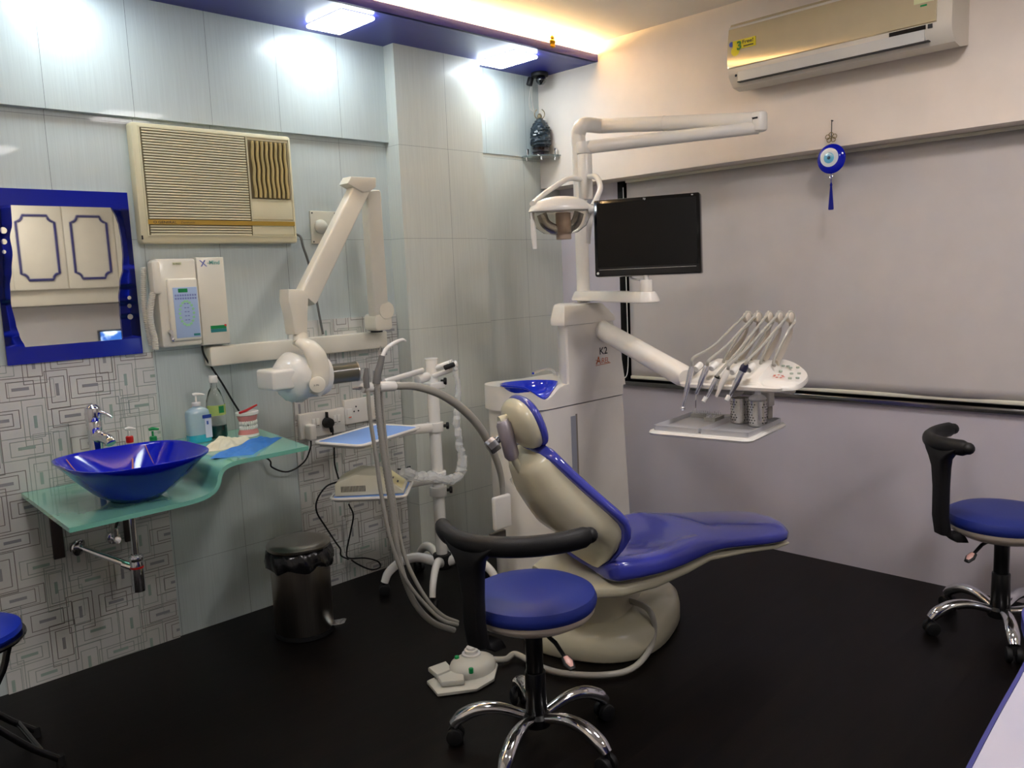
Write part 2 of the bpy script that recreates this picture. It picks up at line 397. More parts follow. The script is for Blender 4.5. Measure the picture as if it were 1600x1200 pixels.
# back of the room, seen in the mirror
CABM = mat('cream_cabinet_door', 'E2DAC2', .35); NAVY = mat('navy_moulding', '1C1F6A', .3)
cb = thing('wall_cabinet', 'cream wall cabinet with two navy-moulded doors, seen in the mirror', 'cabinet', (2.75, -2.3, 1.45))
MB().box((1.8, -2.3, 1.41), (3.95, -1.99, 2.42), .002).build('body', CABM, cb)
MB().box((1.8, -2.0, 1.400), (3.95, -1.985, 1.4099)).build('light_strip_edge', INK, cb)
for dx0 in (1.82, 2.30, 2.785, 3.27):
    d = MB().box((dx0, -1.989, 1.565), (dx0+.478, -1.95, 2.37), .003).build('door', CABM, cb)
    x0, x1, z0, z1, r = dx0+.07, dx0+.408, 1.66, 2.275, .06
    out = []
    for cx, cz, a0, a1 in ((x1, z1, 270, 180), (x0, z1, 360, 270), (x0, z0, 90, 0), (x1, z0, 180, 90)):
        for k in range(6):
            t = math.radians(a0+(a1-a0)*k/5); out.append((cx+r*math.cos(t), cz+r*math.sin(t)))
    MB().tube([(a, -1.948, b) for a, b in out], .013, 6, closed=True).build('moulding', NAVY, d)
bc = thing('desk_cabinet', 'low white desk along the back wall under the cabinets', 'desk', (2.8, -2.3, 0))
MB().box((1.8, -2.298, .72), (3.95, -1.75, .76), .005).build('worktop', WHITE, bc)
MB().box((1.85, -2.28, 0.001), (3.9, -1.85, .7199), .003).build('body', CABM, bc)
mt = thing('desk_monitor', 'black desktop monitor showing a bluish picture, seen in the mirror', 'monitor', (3.22, -1.95, .76))
MB().box((3.0, -1.965, .84), (3.46, -1.935, 1.135), .006).build('screen_housing', BLK, mt)
def scr():
    m = mat('bluish_screen', '101828', .1); nt = m.node_tree; b = nt.nodes['Principled BSDF']
    n = nt.nodes.new('ShaderNodeTexNoise'); n.inputs['Scale'].default_value = 9; g = nt.nodes.new('ShaderNodeNewGeometry'); nt.links.new(g.outputs['Position'], n.inputs['Vector'])
    cr = nt.nodes.new('ShaderNodeValToRGB'); cr.color_ramp.elements[0].position = .42; cr.color_ramp.elements[0].color = (.02, .08, .3, 1); cr.color_ramp.elements[1].position = .6; cr.color_ramp.elements[1].color = (.7, .85, 1, 1)
    nt.links.new(n.outputs[0], cr.inputs[0]); nt.links.new(cr.outputs[0], b.inputs['Emission Color']); b.inputs['Emission Strength'].default_value = .9
    return m
MB().box((3.02, -1.9345, .865), (3.44, -1.9335, 1.115)).build('screen', scr(), mt)
q = MB(); q.box((3.2, -1.975, .79), (3.26, -1.955, .86)); q.box((3.1, -2.05, .7601), (3.36, -1.87, .79), .005); q.build('stand', BLK, mt)

# ---------------------------------------------------------------- mirror
MIRM = mat('mirror_silver', 'F2F4F4', .02, 1)
mr_ = thing('wall_mirror', 'mirror in a cobalt blue glass frame with wavy sides and dots', 'mirror', (1.1, 3.54, 1.25))
MB().box((.852, 3.527, 1.255), (1.336, 3.539, 1.896)).build('mirror_glass', MIRM, mr_)
def frame_piece():
    q = MB(); q.use(COB2); y0, y1 = 3.521, 3.5268
    zs = [1.314+i*(1.840-1.314)/40 for i in range(41)]
    def lx(z):
        p = [(1.314, .911), (1.355, .897), (1.40, .889), (1.48, .881), (1.54, .884), (1.60, .896), (1.67, .906), (1.72, .903), (1.775, .916), (1.84, .918)]
        return interp(p, z)
    def rx(z):
        p = [(1.314, 1.268), (1.39, 1.268), (1.48, 1.27), (1.54, 1.28), (1.60, 1.297), (1.66, 1.303), (1.72, 1.303), (1.77, 1.299), (1.80, 1.292), (1.84, 1.276)]
        return interp(p, z)
    L0, R0 = .846, 1.342
    q.box((L0, y0, 1.25), (R0, y1, 1.3139)); q.box((L0, y0, 1.8401), (R0, y1, 1.901))
    for f, e in ((lx, L0), (rx, R0)):
        for a, b in zip(zs[:-1], zs[1:]):
            q.rings([[(e, y0, a), (f(a), y0, a), (f(a), y1, a), (e, y1, a)], [(e, y0, b), (f(b), y0, b), (f(b), y1, b), (e, y1, b)]], cap=True)
    bmesh.ops.remove_doubles(q.bm, verts=q.bm.verts[:], dist=1e-5)
    return q
def interp(p, z):
    for (a, u), (b, v) in zip(p[:-1], p[1:]):
        if z <= b:
            t = (z-a)/(b-a); t = t*t*(3-2*t); return u+(v-u)*t
    return p[-1][1]
frm = frame_piece().build('mirror_frame', None, mr_)
for x, z, r in ((.884, 1.747, .012), (.882, 1.706, .010), (.878, 1.669, .007), (1.309, 1.48, .0075), (1.306, 1.447, .0085), (1.305, 1.403, .011)):
    MB().cyl((x, 3.5208, z), (x, 3.5202, z), r).build('mirror_dot', MIRM, mr_)

# ---------------------------------------------------------------- window air conditioner
ac = thing('window_air_conditioner', 'aged cream window air conditioner set in the panelled wall', 'air conditioner', (1.69, 3.51, 1.69))
AY = 3.485          # face of the grille
xa = lambda x: 1.366+(x-1.34)*1.019
za = lambda z: 1.6957+(z-1.692)*1.019
q = MB(); q.use(ACC)
q.prism(rrect(xa(1.34), za(1.692), xa(2.043), za(2.165), .014), (0, AY, 0), (1, 0, 0), (0, 0, 1), (0, .053, 0), .01)
q.build('housing', None, ac)
x0, x1 = xa(1.373), xa(1.822); y = AY-.0005
q = MB(); q.use(ACC)
for k in range(40):
    z = za(2.139-k*.0108)
    if za(1.763) < z < za(1.7915): continue
    if z < za(1.728): break
    q.box((x0+.006, y-.006, z-.0036), (x1-.006, y, z+.0036), .0015, 1)
q.build('front_grille', None, ac)
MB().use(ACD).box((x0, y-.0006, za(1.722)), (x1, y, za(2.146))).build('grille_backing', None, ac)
q = MB(); q.use(ACC)
zt_, zb_ = za(2.146), za(1.725)
for a, b in (((x0-.006, zb_), (x0, zt_)), ((x1, zb_), (x1+.005, zt_)), ((x0-.006, zt_), (xa(2.032), zt_+.005)), ((x0-.006, zb_-.004), (xa(2.032), zb_)), ((xa(2.027), zb_), (xa(2.032), zt_))):
    q.box((a[0], y-.004, a[1]), (b[0], y, b[1]))
q.box((xa(1.827), y-.0035, za(1.795)), (xa(2.025), y, za(1.872)), .002); q.box((xa(1.827), y-.0035, za(1.728)), (xa(2.025), y, za(1.762)), .002)
q.build('front_trim', None, ac)
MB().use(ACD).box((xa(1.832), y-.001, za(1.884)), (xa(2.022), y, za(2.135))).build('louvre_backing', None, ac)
q = MB(); q.use(ACL)
for k in range(8):
    x = xa(1.848+k*.0222)
    q.tube([(x+.0022*math.sin(j*1.5), y-.0075, za(1.889+j*.0241)) for j in range(11)], .0068, 8, sm=3, sx=1.0)
q.build('vertical_louvre', None, ac)
q = MB(); q.use(mat('gold_band', 'B28F3C', .35, .4)); q.box((x0-.003, y-.0085, za(1.768)), (xa(2.028), y-.0065, za(1.7865)))
q.use(INK); q.text('O GENERAL', (x0+.018, y-.0088, za(1.7715)), (1, 0, 0), (0, 0, 1), .0105, width=.097, bold=.012, d=.0003); q.text('Dominator', (x0+.132, y-.0088, za(1.773)), (1, 0, 0), (0, 0, 1), .0085, width=.06, shear=.35, d=.0003)
q.build('name_band', None, ac, label='gold stripe with dark maker lettering')
q = MB(); q.use(BLACK).box((xa(1.343), AY-.001, za(1.708)), (xa(1.348), AY+.004, za(1.724))); q.build('side_clip', None, ac)
o = MB().tube([(2.085, 3.515, 1.74), (2.10, 3.49, 1.725), (2.11, 3.49, 1.68), (2.14, 3.50, 1.60), (2.17, 3.51, 1.45), (2.19, 3.50, 1.262)], .006, 8, sm=6).build('grey_wall_cable', mat('grey_cord', '6A6A66', .5)); single(o, 'grey cord running down from the window air conditioner behind the x-ray arm', 'cord')
# outlet plate behind the arm
t = thing('wall_socket', 'cream square wall plate with round socket behind the x-ray arm', 'socket', (2.255, 3.54, 1.69))
MB().box((2.185, 3.53, 1.694), (2.332, 3.5399, 1.85), .003).build('plate', CREAM, t)
q = MB(); q.use(CREAM).sphere((2.235, 3.522, 1.776), .034, (1, .6, 1)); q.build('round_plug', None, t)
for a, b in ((2.195, 1.84), (2.322, 1.84), (2.195, 1.704), (2.322, 1.704)): MB().cyl((a, 3.5299, b), (a, 3.5285, b), .004, seg=10).build('screw', INK, t)

# ---------------------------------------------------------------- wall x-ray unit
XC = mat('xray_cream', 'E2DDCD', .3, coat=.25)
xr_ = thing('xray_unit', 'cream wall-mounted dental x-ray unit with folding arm', 'x-ray machine', (2.1, 3.54, 1.17))
q = MB(); q.use(XC); q.prism(rrect(1.606, 1.168, 2.548, 1.252, .008), (0, 3.47, 0), (1, 0, 0), (0, 0, 1), (0, .069, 0), .006); q.build('wall_rail', None, xr_)
def arm(p0, p1, w0, w1, d0, d1, name, n=(0, 1, 0)):
    p0, p1 = V(p0), V(p1); t = (p1-p0).normalized(); nn = V(n); s_ = t.cross(nn).normalized(); nn = s_.cross(t).normalized()
    q = MB(); q.use(XC); rs = []
    L = (p1-p0).length
    for f, sc in ((0, .9), (.02, 1), (.98, 1), (1, .9)):
        wv, dv = (w0+(w1-w0)*f)/2*sc, (d0+(d1-d0)*f)/2*sc; c = p0+t*L*f
        rs.append([c+s_*a+nn*b for a, b in rrect(-wv, -dv, wv, dv, min(wv, dv)*.35, 3)])
    q.rings(rs); return q.build(name, None, xr_)
A0 = V((2.462, 3.42, 1.253)); A1 = V((2.462, 3.42, 1.36)); EL = V((2.365, 3.30, 1.955)); MD = V((1.93, 3.10, 1.455))
q = MB(); q.use(XC); q.prism(rrect(2.408, 1.262, 2.512, 1.345, .02), (0, 3.37, 0), (1, 0, 0), (0, 0, 1), (0, .10, 0), .01); q.use(BLACK).cyl((2.462, 3.44, 1.252), (2.462, 3.44, 1.262), .03)
q.use(XC).cyl((2.478, 3.365, 1.36), (2.478, 3.41, 1.36), .043); q.build('arm_pivot', None, xr_)
arm((2.455, 3.405, 1.33), (2.385, 3.31, 1.93), .088, .085, .06, .055, 'rear_arm')
q = MB(); q.use(XC)
e1, e2 = at(542, 290, 1, 3.28), at(590, 285, 1, 3.32)
q.prism([(at(x, y_, 1, 3.215).x, at(x, y_, 1, 3.215).z) for x, y_ in ((551, 275), (590, 277), (590, 292), (582, 298), (570, 300), (559, 294), (545, 286))], (0, 3.225, 0), (1, 0, 0), (0, 0, 1), (0, .075, 0), .006); q.build('elbow_cap', None, xr_)
arm((2.30, 3.27, 1.94), at(476, 468, 1, 3.14), .088, .092, .05, .06, 'front_arm')
m0 = at(472, 458, 1, 3.12); m1 = at(472, 522, 1, 3.12)
q = MB(); q.use(XC)
q.prism([(at(x, y_, 1, 3.10).x, at(x, y_, 1, 3.10).z) for x, y_ in ((449, 452), (470, 452), (481, 462), (480, 480), (479, 523), (459, 523), (455, 495), (449, 470))], (0, 3.09, 0), (1, 0, 0), (0, 0, 1), (0, .08, 0), .008); q.build('forearm', None, xr_)
q = MB(); q.use(XC)
P3 = lambda x, y_, Y=3.13: at(x, y_, 1, Y)
q.cyl(P3(469, 522, 3.12), P3(470, 536, 3.10), .03, .034)
q.tube([P3(468, 534, 3.09), P3(482, 541, 3.05), P3(493, 555, 3.02), P3(499, 575, 3.01), P3(499, 598, 3.01), P3(492, 616, 3.02)], [.030, .042, .046, .046, .043, .030], 18, sm=5, sx=.6, up=(1, 0, 0))
q.cyl(P3(496, 601, 2.99), P3(496, 601, 2.965), .034, seg=28, bev=.006)
q.use(INK); o3 = at(490, 604, 1, 2.962); q.text('X-Mind', o3, (1, 0, 0), (0, 0, 1), .008, width=.034, d=.0004)
q.build('yoke', None, xr_)
q = MB(); q.use(mat('tube_head_white', 'E8E6DE', .35, coat=.3))
hc0, hc1 = P3(437, 590, 3.12), P3(510, 586, 3.12)
q.tube([hc0, hc0+(hc1-hc0)*.04, hc0+(hc1-hc0)*.22, hc0+(hc1-hc0)*.5, hc0+(hc1-hc0)*.8, hc0+(hc1-hc0)*.97, hc1], [.05, .066, .085, .092, .090, .078, .05], 24, sm=3, sx=.9)
q.box(P3(428, 612, 3.02), P3(446, 572, 3.16), .012); q.build('tube_head', None, xr_)
q = MB(); q.use(mat('plastic_sheath', 'EEEEE8', .3, trans=.08, bump=1, bscale=25, coat=.5))
rs = []
for k in range(10):
    f = k/9; c = P3(430+48*f, 592-3*f, 3.10); R = [.045, .062, .078, .092, .1, .102, .102, .1, .096, .09][k]
    rs.append([c+V((0, math.cos(a)*R*(1+.07*random.uniform(-1, 1)), math.sin(a)*R*(1+.07*random.uniform(-1, 1)))) for a in [2*PI*j/22 for j in range(22)]])
q.rings(rs, cap=True); q.build('plastic_sheath', None, xr_, ang=60, label='crinkled clear plastic sheath')
q = MB(); q.use(mat('smoky_cone', '5E5A4C', .3, trans=.15, coat=.3)); c0, c1 = P3(511, 586, 3.10), P3(557, 580, 3.07)
q.tube([c0, c0+(c1-c0)*.05, c1], [.036, .044, .043], 24); q.use(STEEL).tube([c1-(c1-c0)*.02, c1+(c1-c0)*.02], .0445, 24); q.build('beam_cone', None, xr_, label='smoky round beam cone')

# control boxes
cbx = thing('xray_control_box', 'cream x-ray control box with blue keypad and corded handset', 'control box', (1.49, 3.54, 1.27))
q = MB(); q.use(XC); q.prism(rrect(1.403, 1.268, 1.575, 1.632, .012), (0, 3.465, 0), (1, 0, 0), (0, 0, 1), (0, .0745, 0), .01); q.box((1.44, 3.452, 1.29), (1.57, 3.47, 1.55), .01); q.build('housing', None, cbx)
q = MB(); q.use(mat('keypad_blue', 'A9BFE0', .4)); q.box((1.46, 3.4505, 1.303), (1.563, 3.4535, 1.513), .001)
q.use(GREEN).box((1.482, 3.4495, 1.492), (1.522, 3.4515, 1.508), .001); q.use(TEAL).box((1.533, 3.4495, 1.309), (1.560, 3.4515, 1.318))
q.use(mat('keypad_purple', '7E86BF', .5))
for r_, z in enumerate((1.480, 1.467)):
    for k in range(9): q.box((1.466+k*.0105, 3.4497, z-.004), (1.473+k*.0105, 3.4515, z+.004))
for k in range(10): q.box((1.502+(k % 2)*.012, 3.4497, 1.443-(k//2)*.017), (1.510+(k % 2)*.012, 3.4515, 1.447-(k//2)*.017))
q.use(mat('keypad_green', '9BD6A4', .5))
for k in range(18):
    a = 2*PI*k/18; q.cyl((1.511+.030*math.cos(a), 3.4515, 1.405+.05*math.sin(a)), (1.511+.030*math.cos(a), 3.4495, 1.405+.05*math.sin(a)), .0055, seg=10)
q.build('keypad', None, cbx, label='blue keypad with a ring of green keys')
q = MB(); q.use(mat('pale_badge', 'D9DAB0', .5)).box((1.475, 3.4635, 1.607), (1.512, 3.4648, 1.617)); q.use(INK).text('X-MIND', (1.477, 3.4633, 1.608), (1, 0, 0), (0, 0, 1), .006, width=.03, d=.0002); q.build('badge', None, cbx)
q = MB(); q.use(XC); q.prism(rrect(1.378, 1.49, 1.415, 1.625, .012), (0, 3.44, 0), (1, 0, 0), (0, 0, 1), (0, .05, 0), .01)
q.build('handset', None, cbx)
q = MB(); pts = []
for k in range(360):
    f = k/359; a = f*2*PI*34; c = V((1.380-.012*math.sin(f*PI), 3.475, 1.60-f*.33)) if f < .001 else V((1.384-.022*math.sin(min(1, f*1.3)*PI*.8), 3.462, 1.50-f*.235))
    pts.append(c+V((.011*math.cos(a), .011*math.sin(a), 0)))
q.use(XC).tube(pts, .0028, 6); 
pts = []
for k in range(400):
    f = k/399; a = f*2*PI*40; c = V((1.366-.012*math.sin(f*PI), 3.49, 1.60-f*.32)); pts.append(c+V((.009*math.cos(a), .009*math.sin(a), 0)))
q.tube(pts, .0026, 6); q.build('coiled_cord', None, cbx)
q = MB(); q.use(CHROME).cyl((1.437, 3.45, 1.332), (1.437, 3.4645, 1.332), .009); q.box((1.436, 3.452, 1.30), (1.444, 3.455, 1.328)); q.sphere((1.445, 3.452, 1.298), .008, (1, .3, 1)); q.build('key', None, cbx, label='small steel key in its lock')
cb2 = thing('xray_power_box', 'tall plain cream box printed X-Mind, right of the keypad box', 'control box', (1.64, 3.54, 1.26))
q = MB(); q.use(XC); q.prism([(1.577, 1.262), (1.702, 1.262), (1.702, 1.636), (1.577, 1.636)], (0, 3.465, 0), (1, 0, 0), (0, 0, 1), (0, .0745, 0), .008); q.build('housing', None, cb2)
q = MB(); q.use(mat('lilac_ink', '6F79B5', .5)).text('X', (1.594, 3.4648, 1.598), (1, 0, 0), (0, 0, 1), .026, width=.03, bold=.02, shear=-.2); q.use(mat('mint_ink', '6FB3A8', .5)).text('-Mind', (1.625, 3.4648, 1.606), (1, 0, 0), (0, 0, 1), .016, width=.055, bold=.02); q.build('lettering', None, cb2)
q = MB(); q.use(GREEN).box((1.615, 3.4635, 1.330), (1.686, 3.4648, 1.344)); q.use(TEAL).box((1.615, 3.4635, 1.315), (1.686, 3.4648, 1.3295)); q.use(RED).box((1.678, 3.463, 1.339), (1.687, 3.4648, 1.347)); q.build('status_label', None, cb2, label='green and blue status label')
pts = [(1.585, 3.50, 1.265), (1.595, 3.50, 1.21), (1.66, 3.50, 1.09), (1.70, 3.49, 1.0), (1.73, 3.47, .93), (1.755, 3.47, .885)]
o = MB().tube(pts, .0045, 8, sm=6).build('black_wall_cable', BLACKS); single(o, 'black cord hanging from the control boxes down to the glass shelf', 'cord')
# ---------------------------------------------------------------- glass counter, basin and what stands there
gt = thing('glass_counter', 'green frosted glass counter stepping up in an S-curve beside the basin', 'counter', (1.25, 3.2, .75))
prof = [(.80, .765), (.95, .765), (1.12, .765), (1.20, .766), (1.255, .771), (1.29, .785), (1.306, .805), (1.314, .828), (1.330, .850), (1.362, .865), (1.41, .870), (1.50, .870), (1.70, .870)]
pp, _ = smooth([V((a, 0, b)) for a, b in prof], [1]*len(prof), 4)
n = len(pp); rs = []
for i, p in enumerate(pp):
    t = (pp[min(i+1, n-1)]-pp[max(i-1, 0)]).normalized(); nn = V((-t.z, 0, t.x)); f = i/(n-1)
    sk0 = .045*(1-f*2) if f < .5 else 0; sk1 = .10*(f-.75)*4 if f > .75 else 0
    yf, yb = 2.845+.035*f, 3.525
    a, b = p+nn*.0, p-nn*.016
    rs.append([(a.x, yf, a.z), (a.x+sk0*.9+sk1, yb, a.z), (b.x+sk0*.9+sk1, yb, b.z), (b.x, yf, b.z)])
q = MB(); q.use(GLASSG).rings(rs); q.build('glass_top', None, gt, ang=50)
for x, yv, z in ((.945, 3.50, .60), (1.215, 3.50, .60), (1.345, 3.50, .93), (1.66, 3.50, .93)):
    MB().use(mat('dull_bracket', '5B524C', .4, .8)).box((x-.02, 3.515, z-.12), (x+.02, 3.5295, .748 if x < 1.3 else .852), .002)\
      .box((x-.014, 3.10, (.735 if x < 1.3 else .838)), (x+.014, 3.53, (.7485 if x < 1.3 else .8535)), .002).build('wall_bracket', None, gt)
bs = thing('wash_basin', 'cobalt blue glass vessel basin with orange swirl on the glass counter', 'basin', (1.09, 3.06, .767))
def sq(hw, hy, z, e, c=(1.09, 3.06), n=56, dz=0):
    o = []
    for k in range(n):
        a = 2*PI*k/n; x = c[0]+hw*sgp(math.cos(a), 2/e); y = c[1]+hy*sgp(math.sin(a), 2/e)
        o.append((x, y, z+dz*(abs(math.cos(a)))**3))
    return o
R = []
for s_, z, e in ((.20, .7665, 2), (.34, .767, 2), (.56, .80, 2.2), (.78, .853, 2.5), (.93, .895, 2.8), (1.0, .915, 3.1), (1.005, .921, 3.1), (.985, .922, 3.1), (.955, .912, 3), (.86, .886, 2.7), (.70, .848, 2.4), (.5, .808, 2.2), (.3, .784, 2), (.1, .7765, 2), (.02, .776, 2)):
    R.append(sq(.235*s_, .245*s_, z, e, dz=.012*max(0, s_-.6)))
bas = MB().use(COBALT).rings(R).build('bowl', None, bs, ang=60)
q = MB(); q.use(mat('orange_swirl', 'B5756A', .3, coat=1))
def inside(x, y):
    u = ((abs(x-1.09)/.235)**2.6+(abs(y-3.06)/.245)**2.6)**(1/2.6)
    pr = [(0, .776), (.1, .7765), (.3, .784), (.5, .808), (.7, .848), (.86, .886), (.955, .912)]
    for (a, za), (b, zb) in zip(pr[:-1], pr[1:]):
        if u <= b: return za+(zb-za)*(u-a)/(b-a)+.0012
    return .913
for pts, wd in (([(1.16, 3.25), (1.13, 3.18), (1.10, 3.10), (1.04, 3.03), (.97, 3.0), (.92, 3.01)], .0035), ([(1.22, 3.27), (1.21, 3.15), (1.17, 3.05), (1.09, 2.97), (1.0, 2.94)], .002), ([(.93, 3.25), (.95, 3.2), (.98, 3.17)], .002)):
    P, _ = smooth([V((a, b, 0)) for a, b in pts], [1]*len(pts), 8)
    q.tube([(p.x, p.y, inside(p.x, p.y)) for p in P], wd, 6)
q.build('glass_swirl', None, bs, label='orange swirl in the blue glass')
MB().use(CHROME).cyl((1.09, 3.06, .7765), (1.09, 3.06, .780), .022, bev=.0015).build('drain_cap', None, bs)
fc = thing('basin_tap', 'chrome single-lever tap behind the blue basin', 'tap', (1.085, 3.40, .765))
q = MB(); q.use(CHROME).lathe([(.032, 0), (.032, .01), (.026, .02), (.026, .20), (.029, .22), (.029, .245), (.026, .252)], (1.085, 3.40, .7655)); q.build('tap_body', None, fc)
q = MB(); q.use(CHROME).tube([(1.087, 3.39, .955), (1.095, 3.36, .958), (1.105, 3.32, .948), (1.108, 3.305, .935)], [.024, .023, .021, .019], 14, sm=4); q.build('spout', None, fc)
q = MB(); q.use(CHROME).lathe([(.029, 0), (.031, .015), (.029, .05), (.018, .062), (.004, .066)], (1.085, 3.40, 1.0175)); q.tube([(1.09, 3.395, 1.055), (1.115, 3.36, 1.045), (1.13, 3.335, 1.03)], [.008, .006, .005], 10, sm=3); q.build('lever', None, fc)
# plumbing below
dr = thing('basin_drain', 'chrome bottle trap and waste pipe under the basin', 'pipe', (1.16, 3.30, .33))
q = MB(); q.use(CHROME).cyl((1.16, 3.32, .40), (1.16, 3.32, .748), .013); q.cyl((1.16, 3.32, .33), (1.16, 3.32, .48), .024, bev=.004); q.cyl((1.16, 3.32, .455), (1.16, 3.32, .475), .028, bev=.003); q.build('bottle_trap', None, dr)
q = MB(); q.use(CHROME).cyl((1.02, 3.5295, .505), (1.15, 3.33, .43), .013); q.cyl((1.01, 3.529, .507), (1.018, 3.515, .505), .034, bev=.003); q.cyl((1.125, 3.365, .44), (1.148, 3.335, .428), .017); q.build('waste_pipe', None, dr)
q = MB(); q.use(RED).cyl((1.16, 3.32, .425), (1.16, 3.32, .433), .0255); q.build('seal_ring', None, dr, label='red rubber ring')
q = MB(); q.use(CHROME).cyl((1.145, 3.529, .515), (1.145, 3.50, .515), .026, bev=.003); q.cyl((1.145, 3.50, .515), (1.145, 3.455, .515), .013); q.cyl((1.145, 3.47, .51), (1.145, 3.47, .56), .011); q.tube([(1.145, 3.47, .56), (1.155, 3.45, .62), (1.12, 3.42, .68), (1.09, 3.40, .748)], .006, 8, sm=5)
o = q.build('angle_valve'); single(o, 'small chrome angle valve on the wall under the basin', 'valve')

def pump_bottle(name, x, y, z, body, h, r, cap, lab, liquid=None, tall=False):
    t = thing(name, lab, 'bottle', (x, y, z)); z += .0006
    q = MB(); q.use(body).rings([sq(r*a, r*.62*a, z+h*b, 3.2, (x, y), 32) for a, b in ((.9, 0), (1, .02), (1, .78), (.93, .86), (.6, .93), (.35, .96), (.33, 1))]); q.build('bottle_body', None, t)
    q = MB(); q.use(cap).cyl((x, y, z+h*.985), (x, y, z+h*1.09), r*.36, bev=.002); q.cyl((x, y, z+h*1.09), (x, y, z+h*1.28), .004); q.build('collar', None, t)
    q = MB(); q.use(cap).tube([(x-.012, y+.003, z+h*1.29), (x, y, z+h*1.30), (x+.02, y-.008, z+h*1.29), (x+.032, y-.014, z+h*1.265)], [.006, .007, .005, .0035], 10, sm=3); q.build('pump_head', None, t)
    return t
SOAP = mat('milky_blue_bottle', 'B9D6E2', .3, trans=.35, coat=.3)
t = pump_bottle('sanitiser_bottle', 1.475, 3.36, .870, SOAP, .155, .048, WHITE, 'milky pump bottle of pale blue hand sanitiser on the glass shelf')
q = MB(); q.use(mat('aqua_liquid', '27A9C4', .2, coat=.5)).rings([sq(.049*a, .0305*a, .8712+b, 3.2, (1.475, 3.36), 32) for a, b in ((.9, 0), (1.0, .003), (1.0, .034))]); q.build('liquid', None, t, label='blue liquid at the bottom')
q = MB(); q.use(mat('navy_label', '1C3C92', .4)).box((1.482, 3.3265, .972), (1.52, 3.3285, .986)); q.use(mat('pale_label', 'C6D0E6', .5)).box((1.49, 3.3268, .89), (1.518, 3.3285, .968)); q.use(mat('blue_ink', '3A57A8', .5)).box((1.497, 3.3262, .945), (1.505, 3.3272, .960)); q.build('label', None, t, label='blue and white label')
t = thing('mouthwash_bottle', 'clear white-capped bottle with dark green liquid, beside the sanitiser', 'bottle', (1.575, 3.40, .870))
c = (1.575, 3.40, .8706)
q = MB(); q.use(CLEAR).lathe([(.036, 0), (.040, .006), (.040, .12), (.036, .16), (.024, .20), (.014, .215), (.014, .235)], c, 32); q.build('bottle_body', None, t)
q = MB(); q.use(mat('dark_green_liquid', '0C4A44', .15, coat=.4)).lathe([(.0355, .002), (.0385, .008), (.0385, .055)], c, 32); q.build('liquid', None, t, label='dark green liquid')
q = MB(); q.use(WHITE).lathe([(.017, .236), (.018, .238), (.018, .262), (.016, .266)], c, 28); q.build('cap', None, t)
q = MB(); q.use(mat('lime_label', 'B7CC6A', .5, alpha=.85))
for k in range(14):
    a0, a1 = math.radians(190+k*12), math.radians(202+k*12); r = .0407
    q.quad(*[(c[0]+r*math.cos(a), c[1]+r*math.sin(a), c[2]+z) for a, z in ((a0, .098), (a1, .098), (a1, .142), (a0, .142))])
q.use(GREEN)
for k in range(3):
    a0, a1 = math.radians(262+k*12), math.radians(274+k*12); r = .0411
    q.quad(*[(c[0]+r*math.cos(a), c[1]+r*math.sin(a), c[2]+z) for a, z in ((a0, .108), (a1, .108), (a1, .138), (a0, .138))])
q.build('label', None, t, label='lime green label')
# dental cast
t = thing('jaw_model', 'toothed pink and white jaw model with a red toothbrush on top', 'dental model', (1.665, 3.30, .870))
PINK = mat('gum_pink', 'D98A86', .35, coat=.3); TOOTH = mat('tooth_white', 'F0EEE6', .25, coat=.3)
c = V((1.665, 3.30, .8706))
def ell(rx, ry, z, n=28, dx=0): return [(c.x+dx+rx*math.cos(2*PI*k/n), c.y+ry*math.sin(2*PI*k/n), c.z+z) for k in range(n)]
MB().use(TOOTH).rings([ell(.044, .034, 0), ell(.046, .036, .003), ell(.045, .035, .012)]).rings([ell(.044, .035, .092), ell(.050, .04, .095), ell(.050, .04, .106), ell(.048, .038, .108)]).build('plaster_base', None, t)
MB().use(PINK).rings([ell(.045, .035, .0125), ell(.043, .034, .022), ell(.037, .029, .035)]).rings([ell(.036, .029, .066), ell(.042, .033, .080), ell(.044, .034, .0915)]).build('gums', None, t)
q = MB(); q.use(TOOTH)
for row, (z0, z1) in enumerate(((.032, .050), (.051, .070))):
    for k in range(13):
        a = math.radians(185+k*14.2); x, y = c.x+.037*math.cos(a), c.y+.029*math.sin(a)
        q.sphere((x, y, c.z+(z0+z1)/2), .0068, (.75, .75, 1.45), 10)
q.build('teeth', None, t)
o = MB().use(RED).tube([(1.61, 3.255, .9835), (1.65, 3.275, .9865), (1.69, 3.30, .992), (1.72, 3.315, .997)], [.0055, .006, .005, .004], 8, sm=3).build('toothbrush'); single(o, 'red toothbrush lying across the jaw model', 'toothbrush')
